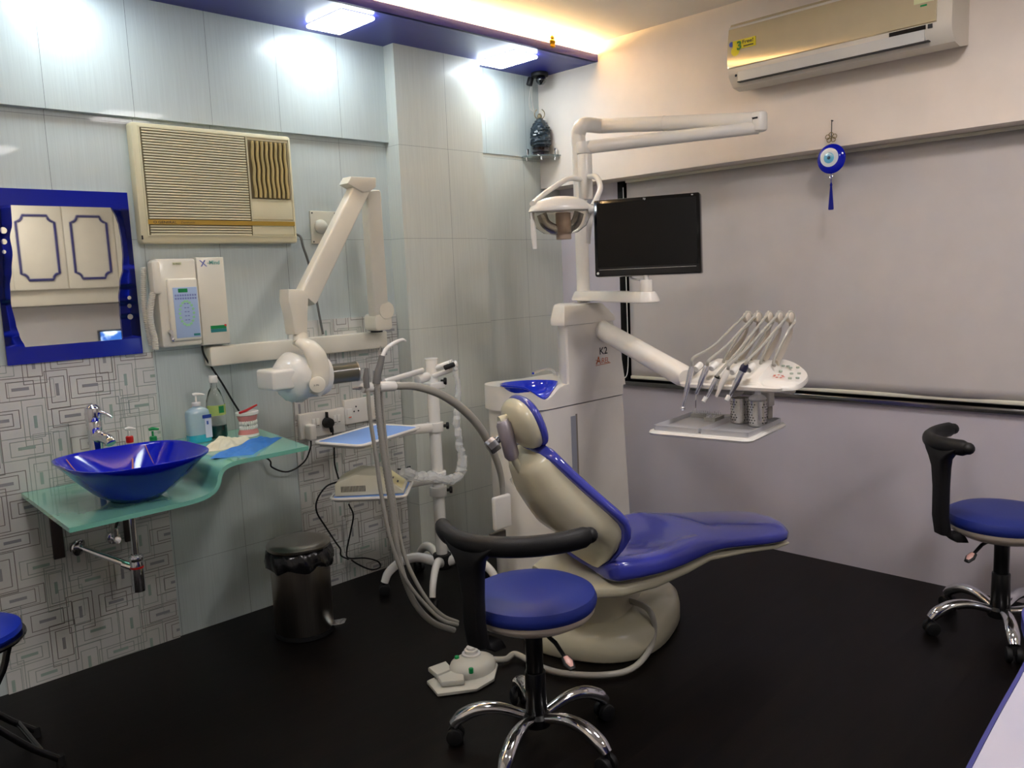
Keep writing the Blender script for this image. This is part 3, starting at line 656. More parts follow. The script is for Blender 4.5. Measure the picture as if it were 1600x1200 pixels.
def lump(name, m, pts, h, lab, cat, z0, seed, fold=.5):
    """low crumpled sheet over outline pts"""
    rnd = random.Random(seed); q = MB(); q.use(m)
    (ax, ay), (bx, by), (cx, cy), (dx, dy) = pts; N = 26
    ph = [rnd.uniform(0, 6) for _ in range(6)]
    def f(u, v):
        x = (ax*(1-u)+bx*u)*(1-v)+(dx*(1-u)+cx*u)*v; y = (ay*(1-u)+by*u)*(1-v)+(dy*(1-u)+cy*u)*v
        x += .006*math.sin(v*9+ph[0])*(.3+abs(u-.5)); y += .008*math.sin(u*8+ph[1])*(.3+abs(v-.5))
        e = min(1, 5*min(u, 1-u, v, 1-v)+.0)
        z = h*(.42+.30*math.sin(u*7+v*5+ph[2])+.34*abs(math.sin(u*15-v*11+ph[3]))+fold*.6*abs(math.sin(v*9+u*6+ph[4])))
        return (x, y, z0+.0008+max(0.0, z)*e+.0025*e)
    q.grid(f, N, N)
    def g(u, v): p = f(u, v); return (p[0], p[1], z0+.0004)
    q.grid(g, N, N); bmesh.ops.remove_doubles(q.bm, verts=q.bm.verts[:], dist=.0007)
    o = q.build(name, None, None, ang=70); single(o, lab, cat); return o
lump('surgical_gloves', mat('cream_latex', 'DAD6BC', .5, bump=1, bscale=50, var=.08, vscale=30), [(1.36, 3.14), (1.50, 3.10), (1.64, 3.23), (1.51, 3.27)], .026, 'pair of crumpled cream latex gloves in front of the bottles', 'gloves', .870, 4)
lump('blue_cloth', mat('blue_disposable_sheet', '3A7CCB', .7, bump=1, bscale=45, var=.12, vscale=25), [(1.345, 2.99), (1.48, 2.92), (1.74, 3.15), (1.60, 3.17)], .020, 'folded sky blue disposable cloth at the front of the glass shelf', 'cloth', .870, 9)
for px_, cap, lab in ((203, RED, 'little pump bottle with a red collar behind the basin'), (240, GREEN, 'little pump bottle with a green pump behind the basin')):
    a_ = at(px_, 690, 1, 3.44); x = a_.x; z = .7665; hb = a_.z-.004-z
    t = thing('soap_bottle', lab, 'bottle', (x, 3.44, .766))
    MB().use(WHITE).lathe([(.020, 0), (.023, .004), (.023, hb-.02), (.010, hb-.006), (.010, hb)], (x, 3.44, z)).build('bottle_body', None, t); z += hb
    MB().use(cap).lathe([(.013, .0005), (.0145, .002), (.0145, .024), (.012, .027)], (x, 3.44, z)).build('collar', None, t)
    tp = WHITE if cap is RED else GREEN
    q = MB(); q.use(tp).cyl((x, 3.44, z+.0272), (x, 3.44, z+.048), .004); q.tube([(x-.014, 3.442, z+.056), (x, 3.44, z+.058), (x+.024, 3.434, z+.053)], [.006, .0075, .004], 10); q.build('pump_head', None, t)

# power points
sw = thing('switch_panel', 'white switch and socket panel on the patterned tiles', 'switch panel', (2.3, 3.53, .77))
q = MB(); q.use(WHITE).box((2.03, 3.505, .768), (2.285, 3.5296, .892), .006); q.box((2.289, 3.508, .80), (2.50, 3.5296, .925), .006); q.build('plate', None, sw)
SWW = mat('switch_white', 'F2F1EC', .3, coat=.3)
for x in (2.105, 2.127, 2.225, 2.247): MB().box((x-.009, 3.5005, .815), (x+.009, 3.5049, .86), .003).build('rocker_switch', SWW, sw)
MB().box((2.30, 3.5045, .83), (2.33, 3.5079, .88), .003).build('rocker_switch', SWW, sw)
q = MB(); q.use(INK)
for x in (2.105, 2.127, 2.225, 2.247): q.box((x-.006, 3.4997, .824), (x+.006, 3.5004, .827))
for a, b in ((2.355, .885), (2.342, .862), (2.368, .862), (2.175, .858)): q.cyl((a, 3.5079, b), (a, 3.507, b), .0045, seg=10)
q.use(mat('neon_red', 'D85A3A', .4)).box((2.307, 3.5035, .834), (2.323, 3.5044, .839)); q.build('socket_hole', None, sw)
o = MB().use(WHITE).box((2.055, 3.455, .765), (2.09, 3.5049, .84), .008).build('mains_adaptor'); single(o, 'white mains adaptor at the left end of the switch panel', 'plug')
pg = thing('mains_plug', 'black three-pin plug in the switch panel', 'plug', (2.177, 3.48, .80))
q = MB(); q.use(BLACKS).cyl((2.177, 3.5045, .832), (2.177, 3.465, .832), .027, .022, bev=.004); q.cyl((2.18, 3.478, .83), (2.187, 3.475, .785), .012, .009); q.box((2.171, 3.485, .85), (2.179, 3.503, .885), .002); q.build('plug_body', None, pg)
pts = [at(520, 675, 1, 3.475), at(522, 700, 1, 3.47), at(523, 725, 1, 3.47), at(528, 745, 1, 3.45), at(529, 752, 1, 3.43), at(510, 760, 1, 3.44), at(496, 780, 1, 3.46), at(495, 800, 1, 3.47), at(508, 822, 1, 3.48), at(525, 848, 1, 3.49), at(532, 858, 1, 3.49), at(533, 868, 1, 3.49), at(545, 874, 1, 3.47)]
o = MB().use(BLACKS).tube(pts, .0042, 8, sm=6).build('power_cable'); single(o, 'black cable looping from the plug down the patterned tiles', 'cable')
pts = [at(545, 788, 1, 3.40), at(552, 805, 1, 3.44), at(548, 830, 1, 3.47), at(542, 860, 1, 3.49), at(545, 872, 1, 3.485), at(570, 872, 1, 3.47), at(590, 877, 1, 3.47), at(594, 886, 1, 3.46), at(580, 890, 1, 3.45), at(560, 882, 1, 3.46), at(549, 875, 1, 3.47)]
o = MB().use(BLACKS).tube(pts, .004, 8, sm=6).build('power_cable'); single(o, 'black cable hanging from the lower trolley tray to a loop on the floor', 'cable')
pts = [(1.60, 3.50, .845), at(415, 715, 1, 3.50), at(425, 730, 1, 3.50), at(450, 737, 1, 3.50), at(475, 722, 1, 3.49), at(485, 700, 1, 3.475), at(486, 686, 1, 3.475)]
o = MB().use(BLACKS).tube(pts, .004, 8, sm=6).build('power_cable'); single(o, 'black cable looping under the glass shelf to the white adaptor', 'cable')

# ---------------------------------------------------------------- pedal bin
bn = thing('pedal_bin', 'brushed steel pedal bin lined with a black bag', 'bin', (1.775, 3.15, 0))
c = (1.775, 3.15, 0)
q = MB(); q.use(STEEL).lathe([(.122, .022), (.125, .026), (.125, .335), (.122, .337)], c, 48); q.build('body', None, bn)
MB().use(BLACKS).lathe([(.120, .0005), (.126, .004), (.126, .0215), (.12, .0215)], c, 48).build('base_ring', None, bn)
q = MB(); q.use(STEEL).lathe([(.133, .388), (.136, .392), (.136, .402), (.128, .410), (.09, .418), (.03, .421), (.002, .421)], c, 48); q.build('lid', None, bn)
q = MB(); q.use(mat('bin_bag_black', '0E0E10', .25, coat=.3, bump=.6, bscale=30)); rnd = random.Random(2)
rs = []
for r, z in ((.129, .386), (.137, .372), (.142, .35), (.143, .33), (.140, .312), (.130, .31)):
    rs.append([(c[0]+(r+.006*math.sin(k*1.7+z*40)+rnd.uniform(-.002, .003))*math.cos(2*PI*k/48), c[1]+(r+.006*math.sin(k*1.7+z*40))*math.sin(2*PI*k/48), z+(.010*math.sin(k*.9) if z < .33 else 0)) for k in range(48)])
q.rings(rs); q.build('bin_bag', None, bn, ang=60)
a = math.radians(-45)
q = MB(); q.use(CHROME); dx, dy = math.cos(a), math.sin(a)
q.prism([(-.028, 0), (-.03, .05), (-.02, .062), (.02, .062), (.03, .05), (.028, 0)], (c[0]+dx*.118, c[1]+dy*.118, .03), (-dy, dx, 0), (dx, dy, .12), (0, 0, .005), .001); q.build('pedal', None, bn)

# ---------------------------------------------------------------- trolley
TR = mat('trolley_white', 'ECEAE4', .25, coat=.4)
HB = V((2.50, 3.07, 0)); H = V((0, 0, 1))
tr = thing('instrument_trolley', 'white column trolley with two blue-lined trays and folding arm', 'trolley', tuple(HB))
q = MB(); q.use(TR).cyl(HB+H*.16, HB+H*1.13, .0285, seg=32, bev=.003); q.cyl(HB+H*1.125, HB+H*1.133, .031, seg=32, bev=.002); q.build('column', None, tr)
q = MB(); q.use(BLACKS).cyl(HB+H*.10, HB+H*.175, .045, seg=28, bev=.006); q.build('hub', None, tr)
angs = [math.atan2(p[1]-HB.y, p[0]-HB.x) for p in ((2.261, 3.217), (2.416, 2.85))]
for k in range(5):
    a = math.radians(148+72*k); d = V((math.cos(a), math.sin(a), 0))
    R_ = .285
    MB().use(TR).tube([HB+d*.03+H*.135, HB+d*.12+H*.168, HB+d*.20+H*.155, HB+d*.262+H*.11, HB+d*R_+H*.062], [.024, .024, .023, .021, .019], 14, sm=4, sx=.75, up=(0, 0, 1)).build('leg', None, tr)
    q = MB(); q.use(BLACKS); cc = HB+d*(R_+.002); s_ = V((-d.y, d.x, 0))
    q.cyl(cc+H*.0275-s_*.022, cc+H*.0275-s_*.004, .027, seg=20, bev=.004); q.cyl(cc+H*.0275+s_*.004, cc+H*.0275+s_*.022, .027, seg=20, bev=.004); q.cyl(cc+H*.03, cc+H*.064, .009, seg=10); q.build('castor', None, tr)
for z in (.80, .485): MB().cyl(HB+H*(z-.02), HB+H*(z+.025), .042, seg=28, bev=.003).build('collar', TR, tr)
for z in (.805, .49, 1.02): q = MB(); q.use(BLACKS); q.cyl(HB+H*z+V((.028, -.028, 0)), HB+H*z+V((.04, -.04, 0)), .008, seg=12); q.cyl(HB+H*z+V((.038, -.038, 0)), HB+H*z+V((.048, -.048, 0)), .017, seg=8, bev=.003); q.build('clamp_knob', None, tr)
def tray(cx, cy, deg, w_, d_, z):
    a = math.radians(deg)
    def o_(g, zz, r=.03): return [(cx+x*math.cos(a)-y*math.sin(a), cy+x*math.sin(a)+y*math.cos(a), zz) for x, y in rrect(-w_/2+g, -d_/2+g, w_/2-g, d_/2-g, r, 5)]
    q = MB(); q.use(TR).rings([o_(.012, z-.016), o_(.004, z-.008), o_(0, z)])
    q.tube(o_(0, z), .0065, 8, closed=True)
    t_ = q.build('tray', None, tr)
    MB().use(BLUEL).rings([o_(.012, z+.0005, .022), o_(.012, z+.003, .022)]).build('blue_liner', None, t_, label='pale blue liner')
tray(2.045, 2.96, 17, .43, .25, .85)
tray(2.055, 2.975, -45, .32, .265, .60)
for z in (.806, .558):
    q = MB(); q.use(TR).tube([(2.46, 3.06, z-.002), (2.34, 3.03, z+.012), (2.18, 2.99, z+.020)], [.024, .023, .02], 12, sm=4, sx=.8, up=(0, 0, 1))
    q.build('tray_bracket', None, tr)
MB().cyl(HB+H*.535, HB+H*.585, .042, seg=28, bev=.003).build('collar', TR, tr)
# folding arm at the head of the column
q = MB(); q.use(TR)
T = lambda x, y_, Y: at(x, y_, 1, Y)
q.tube([T(660, 579, 3.02), T(600, 597, 2.86)], .013, 10, sx=.8); q.tube([T(680, 575, 3.05), T(706, 566, 3.0)], .013, 10, sx=.8); q.tube([T(676, 588, 3.05), T(707, 577, 3.0)], .012, 10, sx=.8)
q.cyl(T(652, 594, 3.02), T(668, 588, 3.03), .022, seg=20, bev=.004); q.box(HB+V((-.045, -.045, .985)), HB+V((.045, .045, 1.02)), .008)
q.cyl(T(700, 573, 3.0), T(714, 568, 2.98), .016, seg=16, bev=.003); q.build('folding_arm', None, tr)
MB().use(BLACKS).cyl(T(694, 575, 2.98), T(710, 569, 2.96), .012, seg=14, bev=.004).build('arm_knob', None, tr)
q = MB(); rnd = random.Random(5); q.use(FROST)
pts = [T(704, 565, 2.98), T(712, 580, 2.97), T(716, 620, 2.97), T(714, 655, 2.97), T(717, 690, 2.97), T(722, 720, 2.97), T(718, 742, 2.97), T(700, 750, 2.96), T(675, 745, 2.96), T(650, 745, 2.95), T(630, 738, 2.93)]
P, Rr = smooth([V(p) for p in pts], [.012, .012, .014, .018, .022, .026, .026, .024, .022, .026, .02], 6)
P = [p+V((rnd.uniform(-1, 1), rnd.uniform(-1, 1), rnd.uniform(-1, 1)))*.004 for p in P]
q.tube(P, [r*rnd.uniform(.7, 1.2) for r in Rr], 9); o = q.build('plastic_sleeve', None, None, ang=20); single(o, 'crumpled clear plastic sleeve hanging from the trolley arm', 'plastic sleeve')
# device on lower tray
dv = thing('bench_device', 'beige sloped-front electronic box on the lower trolley tray', 'device', (2.05, 2.87, .604))
DV = mat('beige_device', 'DAD5BE', .45)
DM = Matrix.Translation((2.045, 2.965, 0)) @ Matrix.Rotation(math.radians(-43), 4, 'Z')
x0, x1, zb = -.145, .145, .6045
def DB(): q = MB(); q.M = DM; return q
q = DB(); q.use(DV); q.prism([(x0, zb), (x1, zb), (x1, zb+.012), (x1-.085, zb+.080), (x0+.09, zb+.092), (x0+.01, zb+.058), (x0, zb+.05)], (0, -.085, 0), (1, 0, 0), (0, 0, 1), (0, .18, 0), .005); q.build('housing', None, dv)
q = DB(); q.use(INK)
for k in range(17): q.box((-.118+k*.0062, -.0865, zb+.018), (-.115+k*.0062, -.0851, zb+.043))
q.build('vent_slots', None, dv)
def sl(u, v, h=.0012):
    a = V((x1-.085, 0, zb+.080)); b = V((x1, 0, zb+.012)); p = a+(b-a)*u; return (p.x+.62*h, -.078+v*.166, p.z+.78*h)
q = DB(); q.use(mat('cream_key_panel', 'E6DFAE', .5)); q.quad(sl(.06, .03), sl(.9, .03), sl(.9, .97), sl(.06, .97)); q.build('control_panel', None, dv, label='yellowish sloped control panel')
q = DB(); q.use(INK)
for u, v, du, dv_ in ((.2, .2, .08, .06), (.2, .35, .08, .06), (.2, .5, .1, .06), (.38, .3, .05, .2), (.6, .25, .07, .22)):
    q.quad(sl(u, v, .002), sl(u+du, v, .002), sl(u+du, v+dv_, .002), sl(u, v+dv_, .002))
q.build('key_markings', None, dv)
o = MB().use(BLACKS).tube([at(621, 733, 1, 3.03), at(630, 734, 1, 3.02), at(638, 737, 1, 3.0), at(636, 731, 1, 3.01), at(641, 729, 1, 3.02)], .0035, 8, sm=5).build('curled_lead'); single(o, 'short black lead curled behind the beige electronic box', 'cable')

# ---------------------------------------------------------------- saddle stools
def make_stool(label):
    t = thing('dentist_stool', label, 'stool', (0, 0, 0), 'round blue dentist stools with black arm rests')
    q = MB(); q.use(mat('black_column', '0B0B0C', .35, coat=.2)).cyl((0, 0, .085), (0, 0, .25), .036, .033, bev=.004); q.cyl((0, 0, .25), (0, 0, .40), .028, bev=.002); q.lathe([(.02, .06), (.045, .07), (.047, .10), (.038, .112)], (0, 0, 0)); q.build('column', None, t)
    for k in range(5):
        a = math.radians(STOOL_A+72*k); d = V((math.cos(a), math.sin(a), 0)); up = V((0, 0, 1))
        q = MB(); q.use(CHROME).tube([d*.035+up*.098, d*.12+up*.122, d*.19+up*.118, d*.245+up*.092, d*.272+up*.066], [.015, .018, .021, .022, .018], 16, sm=5, sx=1.15, up=(0, 0, 1)); q.build('leg', None, t)
        q = MB(); q.use(BLACKS); cc = d*.268; s_ = V((-d.y, d.x, 0))
        q.cyl(cc+up*.0285-s_*.027, cc+up*.0285-s_*.006, .028, seg=22, bev=.005); q.cyl(cc+up*.0285+s_*.006, cc+up*.0285+s_*.027, .028, seg=22, bev=.005)
        q.tube([cc+up*.03, cc+up*.05, cc+up*.066], [.012, .014, .012], 12); q.build('castor', None, t)
    q = MB(); q.use(mat('stool_pan_cream', 'CFC3B4', .3, coat=.3)).lathe([(.03, .395), (.08, .402), (.15, .424), (.188, .445), (.197, .458), (.197, .470)], (0, 0, STOOL_H), 48); q.build('seat_pan', None, t)
    q = MB(); q.use(BLUES).lathe([(.198, .4702), (.204, .480), (.205, .495), (.198, .512), (.175, .524), (.12, .530), (.05, .532), (.003, .532)], (0, 0, STOOL_H), 56); q.build('seat', None, t)
    # arm rest arc + stem
    A = lambda deg, r, z: V((r*math.cos(math.radians(deg)), r*math.sin(math.radians(deg)), z))
    q = MB(); q.use(BLACK)
    arc = [A(STOOL_B0+(STOOL_B1-STOOL_B0)*k/24, .268, .742+STOOL_Z+.012*abs(k-8)/16) for k in range(25)]
    rr = [.031]*25; rr[0] = .022; rr[-1] = .022; 
    q.tube(arc[:1]+arc[1:-1]+arc[-1:], rr, 16, up=(0, 0, 1), sx=.8)
    for e, s_ in ((0, 1), (-1, -1)): q.sphere(arc[e], .0235, (1, 1, 1), 14)
    q.build('arm_rest', None, t)
    q = MB(); q.use(BLACK); rs = []
    for z, r, wv, dp in ((.752, .262, .11, .010), (.742, .264, .10, .016), (.722, .267, .078, .022), (.698, .268, .054, .025), (.66, .264, .042, .024), (.58, .262, .036, .022), (.50, .262, .036, .021), (.43, .25, .036, .022), (.415, .225, .034, .02), (.41, .17, .03, .012)):
        cc = A(STOOL_S, r, z+(STOOL_Z if z > .5 else 0)); d = A(STOOL_S, 1, 0); s_ = V((-d.y, d.x, 0)); tilt = V((0, 0, .02 if z < .42 else 0))
        rs.append([cc+s_*a+d*b+tilt*(b/dp if dp else 0) for a, b in rrect(-wv, -dp, wv, dp, dp*.8, 4)])
    q.rings(rs); q.build('arm_rest_stem', None, t)
    q = MB(); q.use(BLACK).tube([A(STOOL_L, .05, .40), A(STOOL_L, .12, .385), A(STOOL_L, .17, .355)], [.006, .007, .006], 8); p = A(STOOL_L, .185, .345)
    q.use(BLACK).tube([A(STOOL_L, .165, .358), A(STOOL_L, .185, .345), A(STOOL_L, .205, .332)], [.014, .02, .012], 14, sx=.45, up=(math.cos(math.radians(STOOL_L+90)), math.sin(math.radians(STOOL_L+90)), 0))
    q.use(mat('pink_paddle', 'D9A79C', .25, coat=.5)).tube([A(STOOL_L, .17, .360), A(STOOL_L, .187, .349), A(STOOL_L, .20, .339)], [.009, .014, .008], 12, sx=.5, up=(math.cos(math.radians(STOOL_L+90)), math.sin(math.radians(STOOL_L+90)), 0))
    q.build('height_lever', None, t); return t
STOOL_A, STOOL_B0, STOOL_B1, STOOL_S, STOOL_L = 130, 142, 265, 184, -102; STOOL_Z = 0; STOOL_H = 0
STOOL1 = make_stool('round blue stool in front of the dental chair, nearest the camera')
STOOL1.location = (1.80, 1.775, 0)
STOOL_A, STOOL_B0, STOOL_B1, STOOL_S, STOOL_L = 61, 60, 168, 141, 160; STOOL_Z = .038; STOOL_H = -.018
STOOL2 = make_stool('round blue stool by the wall under the window, at the right edge')
STOOL2.location = (3.60, .925, 0)
# folding stool at the left edge
fs = thing('folding_stool', 'folding stool with cobalt seat and black tube legs at the left edge', 'stool', (.50, 3.0, 0))
c = (.50, 2.98, 0)
MB().use(mat('cobalt_vinyl', '1230B0', .4)).lathe([(.158, .452), (.165, .462), (.163, .478), (.14, .49), (.06, .495), (.002, .495)], c, 44).build('seat', None, fs)
MB().use(mat('black_enamel', '0A0A0B', .25, coat=.5)).lathe([(.12, .430), (.168, .435), (.176, .445), (.174, .4515), (.15, .4518)], c, 44).build('seat_rim', None, fs)
BE = mat('black_enamel', '0A0A0B', .25)
for sy in (-1, 1):
    q = MB(); q.use(BE); y = c[1]+sy*.13
    q.tube([(.40, y, .43), (.44, y, .33), (.60, y, .12), (.70, y, .02)], .011, 10, sm=4); q.build('leg', None, fs)
    q = MB(); q.use(BE); y = c[1]+sy*.105
    q.tube([(.60, y, .43), (.56, y, .33), (.40, y, .12), (.30, y, .02)], .011, 10, sm=4); q.build('leg', None, fs)
for p0_, p1_, r_ in (((.65, c[1]-.13, .07), (.65, c[1]+.13, .07), .009), ((.35, c[1]-.105, .07), (.35, c[1]+.105, .07), .009), ((.50, c[1]-.135, .245), (.50, c[1]+.135, .245), .006)): MB().cyl(p0_, p1_, r_).build('cross_bar', BE, fs)
for x, y in ((.70, c[1]-.13), (.70, c[1]+.13), (.30, c[1]-.105), (.30, c[1]+.105)): MB().cyl((x, y, .0005), (x, y, .035), .015, .013).build('rubber_foot', BLACKS, fs)
# desk corner
dk = thing('reception_desk', 'white desk top with blue edge band at the bottom right', 'desk', (1.9, 0, 0))
ed = [(.55, .30), (1.0, .335), (1.274, .357), (1.453, .370), (1.65, .382), (1.78, .395), (1.88, .432), (1.96, .452), (2.1, .44), (2.5, .42), (2.6, .3), (2.6, -.25)]
P, _ = smooth([V((a, b, 0)) for a, b in ed], [1]*len(ed), 4); out = [(p.x, p.y) for p in P]+[(.55, -.25)]
q = MB(); q.use(mat('desk_white', 'BFBED0', .3, coat=.2)).prism(out, (0, 0, .722), (1, 0, 0), (0, 1, 0), (0, 0, .028)); q.build('desk_top', None, dk)
q = MB(); q.use(mat('desk_edge_blue', '3A3C86', .35)).rings([[(p.x-.000, p.y+.0005, .7215), (p.x, p.y+.007, .7215), (p.x, p.y+.007, .7512), (p.x, p.y+.0005, .7512)] for p in P[:-1]]); q.build('edge_band', None, dk, label='blue edge band')
MB().use(mat('desk_edge_blue', '3A3C86', .35)).box((.75, -.23, 0), (2.4, .28, .7215), .002).build('desk_body', None, dk)
# ---------------------------------------------------------------- dental chair
TH = math.radians(-23); CO = V((2.40, 2.035, 0)); CA = V((math.cos(TH), math.sin(TH), 0)); CW = V((-CA.y, CA.x, 0)); CU = V((0, 0, 1))
dc = thing('dental_chair', 'blue glossy dental chair with beige shell, reclined beside the delivery unit', 'dental chair', tuple(CO), None, TH)
cp = lambda s, w_, z: CO+CA*s+CW*w_+CU*z
def loft(rows, e1=.35, e2=.6, n=44):
    """rows: s, half width, z bottom, z top, crown, lateral shift"""
    rs = []
    for s, hw, zb, zt, sh in rows:
        r = []
        for k in range(n):
            a = 2*PI*k/n; cy = sgp(math.cos(a), e1)*hw; sz = sgp(math.sin(a), e2)
            zz = (zb+zt)/2+(zt-zb)/2*sz
            lk = max(0, min(1, (.46-s)/.12))*2-1
            if sz > 0: zz += (.018 if lk > 0 else .010)*lk*((abs(cy)/max(hw, .01))**3)*sz-.012*lk*(1-(abs(cy)/max(hw, .01))**2)*sz
            r.append(cp(s, cy+sh, zz))
        rs.append(r)
    return rs
seatrows = [(-.05, .20, .40, .425, 0), (-.045, .235, .388, .445, 0), (-.03, .258, .381, .462, 0), (.0, .272, .378, .472, 0), (.12, .274, .380, .466, 0), (.24, .262, .388, .470, 0), (.34, .238, .397, .482, 0), (.42, .216, .404, .482, .0), (.50, .203, .402, .472, 0), (.60, .197, .393, .462, 0), (.70, .19, .383, .452, 0), (.77, .178, .378, .444, 0), (.82, .155, .376, .437, 0), (.852, .12, .380, .429, 0), (.868, .07, .388, .416, 0)]
P_, _ = smooth([V(r[:3]) for r in seatrows], [1]*len(seatrows), 3); Q_, _ = smooth([V((r[3], r[4], 0)) for r in seatrows], [1]*len(seatrows), 3)
rows = [(p.x, p.y, p.z, q_.x, q_.y) for p, q_ in zip(P_, Q_)]
seat = MB().use(BLUEV).rings(loft(rows)).build('seat_cushion', None, dc, ang=60)
q = MB(); q.use(BEIGE)
und = [(-.20, .12, .33, .375), (-.12, .20, .31, .380), (0, .250, .315, .380), (.15, .245, .322, .383), (.30, .22, .345, .390), (.42, .195, .370, .403), (.6, .178, .366, .394), (.76, .165, .355, .378), (.84, .14, .358, .372)]
q.rings([[cp(s, sgp(math.cos(2*PI*k/40), .4)*hw, (zb+zt)/2+(zt-zb)/2*sgp(math.sin(2*PI*k/40), .6)) for k in range(40)] for s, hw, zb, zt in und]); q.build('seat_shell', None, dc, ang=60)
# pedestal
BC = V((2.66, 2.20, 0)); ba = math.radians(20)
def el(rx, ry, z, e=2.6, n=56, dx=0, dy=0):
    o = []
    for k in range(n):
        a = 2*PI*k/n; x, y = rx*sgp(math.cos(a), 2/e)+dx, ry*sgp(math.sin(a), 2/e)+dy
        o.append((BC.x+x*math.cos(ba)-y*math.sin(ba), BC.y+x*math.sin(ba)+y*math.cos(ba), z))
    return o
q = MB(); q.use(BEIGE).rings([el(.37, .30, .001), el(.38, .31, .01), el(.38, .31, .06), el(.372, .302, .10), el(.35, .28, .122), el(.31, .24, .132), el(.24, .19, .137), el(.1, .1, .14)]); q.build('base_plate', None, dc, ang=60)
q = MB(); q.use(BEIGE).rings([el(.24, .165, .13, 3, dx=-.06, dy=.0), el(.215, .15, .18, 3, dx=-.08), el(.19, .14, .25, 3, dx=-.11), el(.20, .15, .32, 3, dx=-.13)]); q.build('lift_column', None, dc, ang=60)
# backrest: frame t up the back, n towards the patient
T0 = (.02, .565); T1 = (-.235, .85)
tl = math.hypot(T1[0]-T0[0], T1[1]-T0[1]); tv = CA*((T1[0]-T0[0])/tl)+CU*((T1[1]-T0[1])/tl); nv = CA*((T1[1]-T0[1])/tl)-CU*((T1[0]-T0[0])/tl)
def bp_(f, v, n): return cp(T0[0], 0, T0[1])+tv*(f*tl)+CW*v+nv*n
def wid(f):
    p = [(-.16, .02), (-.155, .10), (-.13, .18), (-.07, .245), (.03, .300), (.15, .308), (.3, .300), (.45, .275), (.6, .243), (.8, .20), (.95, .17), (1.0, .15), (1.03, .105), (1.04, .04)]
    for (a, u), (b, w_) in zip(p[:-1], p[1:]):
        if f <= b: return u+(w_-u)*(f-a)/(b-a)
    return p[-1][1]
fs_ = [-.16, -.155, -.145, -.13, -.10, -.07, -.02, .05, .12, .2, .3, .4, .5, .6, .7, .8, .88, .95, .98, 1.0, 1.02, 1.03, 1.04]
def bloft(k, n0, n1, e, curve):
    rs = []
    for f in fs_:
        hw = wid(f)*k; m = 40; c_ = curve(f); edge = min(1, (hw/.16))
        mid, hd = (n0+n1)/2, (n1-n0)/2*(.35+.65*edge)
        rs.append([bp_(f, hw*sgp(math.cos(2*PI*j/m), e), mid+c_+hd*sgp(math.sin(2*PI*j/m), .6)) for j in range(m)])
    return rs
crv = lambda f: .03*(f-.5)**2-.01-(.18*(max(0, .24-f)/.40)**2.0)
q = MB(); q.use(BLUEV).rings(bloft(1.07, -.004, .05, .6, crv)); q.build('backrest_cushion', None, dc, ang=60)
def shell_ring(f):
    hw = wid(f)*.955; m = 40; c_ = crv(f); dpt = .15*(min(1, hw/.2))*(1-.35*abs(f-.3))*max(.06, min(1, (f+.15)/.42))**.8; r = []
    for j in range(m):
        a = 2*PI*j/m; sn = math.sin(a); x = hw*sgp(math.cos(a), .75)
        r.append(bp_(f, x, c_+(.004 if sn > 0 else .0)-(dpt*abs(sn)**.8 if sn < 0 else 0)))
    return r
q = MB(); q.use(BEIGE).rings([shell_ring(-.125+(f+.16)*(1.03+.125)/1.20) for f in fs_]); q.use(ACD).cyl(bp_(.82, -.10, -.100), bp_(.82, -.10, -.088), .006, seg=12); q.build('backrest_shell', None, dc, ang=60, label='beige moulded rear shell')
q = MB(); q.use(mat('clear_film', 'F5F6F2', .1, alpha=.35, coat=.6))
q.grid(lambda u, v: bp_(.75-.85*u, .19+.045*u+.05*v*math.sin(u*2.6), -.05-.05*v+.012*math.sin(u*9+v*4)), 20, 6); q.build('plastic_cover', None, dc, ang=70, label='loose clear plastic film on the far side of the backrest')
# headrest
HC = cp(-.255, 0, .965); ha = math.radians(70)
hu = (CU*math.sin(ha)-CA*math.cos(ha)).normalized(); hn = (CA*math.sin(ha)+CU*math.cos(ha)).normalized()
def hring(sc, n, m=36, e=.8): return [HC+CW*(.13*sc*sgp(math.cos(2*PI*j/m), e))+hu*(.098*sc*sgp(math.sin(2*PI*j/m), e))+hn*n for j in range(m)]
q = MB(); q.use(BLUEV).rings([hring(.97, .0), hring(1.02, .004), hring(1.04, .012), hring(1.02, .022), hring(.93, .03), hring(.6, .034), hring(.05, .035)]); q.build('headrest_cushion', None, dc, ang=60)
q = MB(); q.use(BEIGE).rings([hring(.98, -.0005), hring(.99, -.008), hring(.95, -.025), hring(.84, -.042), hring(.6, -.056), hring(.3, -.062), hring(.02, -.063)]); q.build('headrest_shell', None, dc, ang=60, label='beige headrest shell')
q = MB(); LIL = mat('lilac_grey_metal', 'A8A0A6', .35, .5)
b0 = HC-hn*.085+hu*.035-CW*.02; b1 = HC-hn*.10-hu*.085-CW*.02; b2 = bp_(.86, -.01, -.09)
q.use(BEIGE).cyl(HC-hn*.055+hu*.04, HC-hn*.09+hu*.045, .02, seg=18)
q.use(BEIGE).tube([b1+hu*.02, b2], [.022, .020], 14, sx=.7, up=tuple(CW))
q.use(LIL).tube([b0+hu*.014, b0, (b0+b1)/2, b1, b1-hu*.014], [.02, .028, .028, .028, .02], 16, sx=1.0, up=tuple(CW)); q.build('headrest_bar', None, dc)
kc = b0*.62+b1*.38-hn*.016
q = MB(); q.use(mat('chrome_grey_knob', '77777C', .25, .7)).cyl(kc+CW*.02, kc-hn*.035+CW*.012-CU*.008, .012, .014); q.cyl(kc-hn*.026-CU*.004, kc-hn*.062-CU*.012, .029, seg=8, bev=.005); q.build('headrest_knob', None, dc)

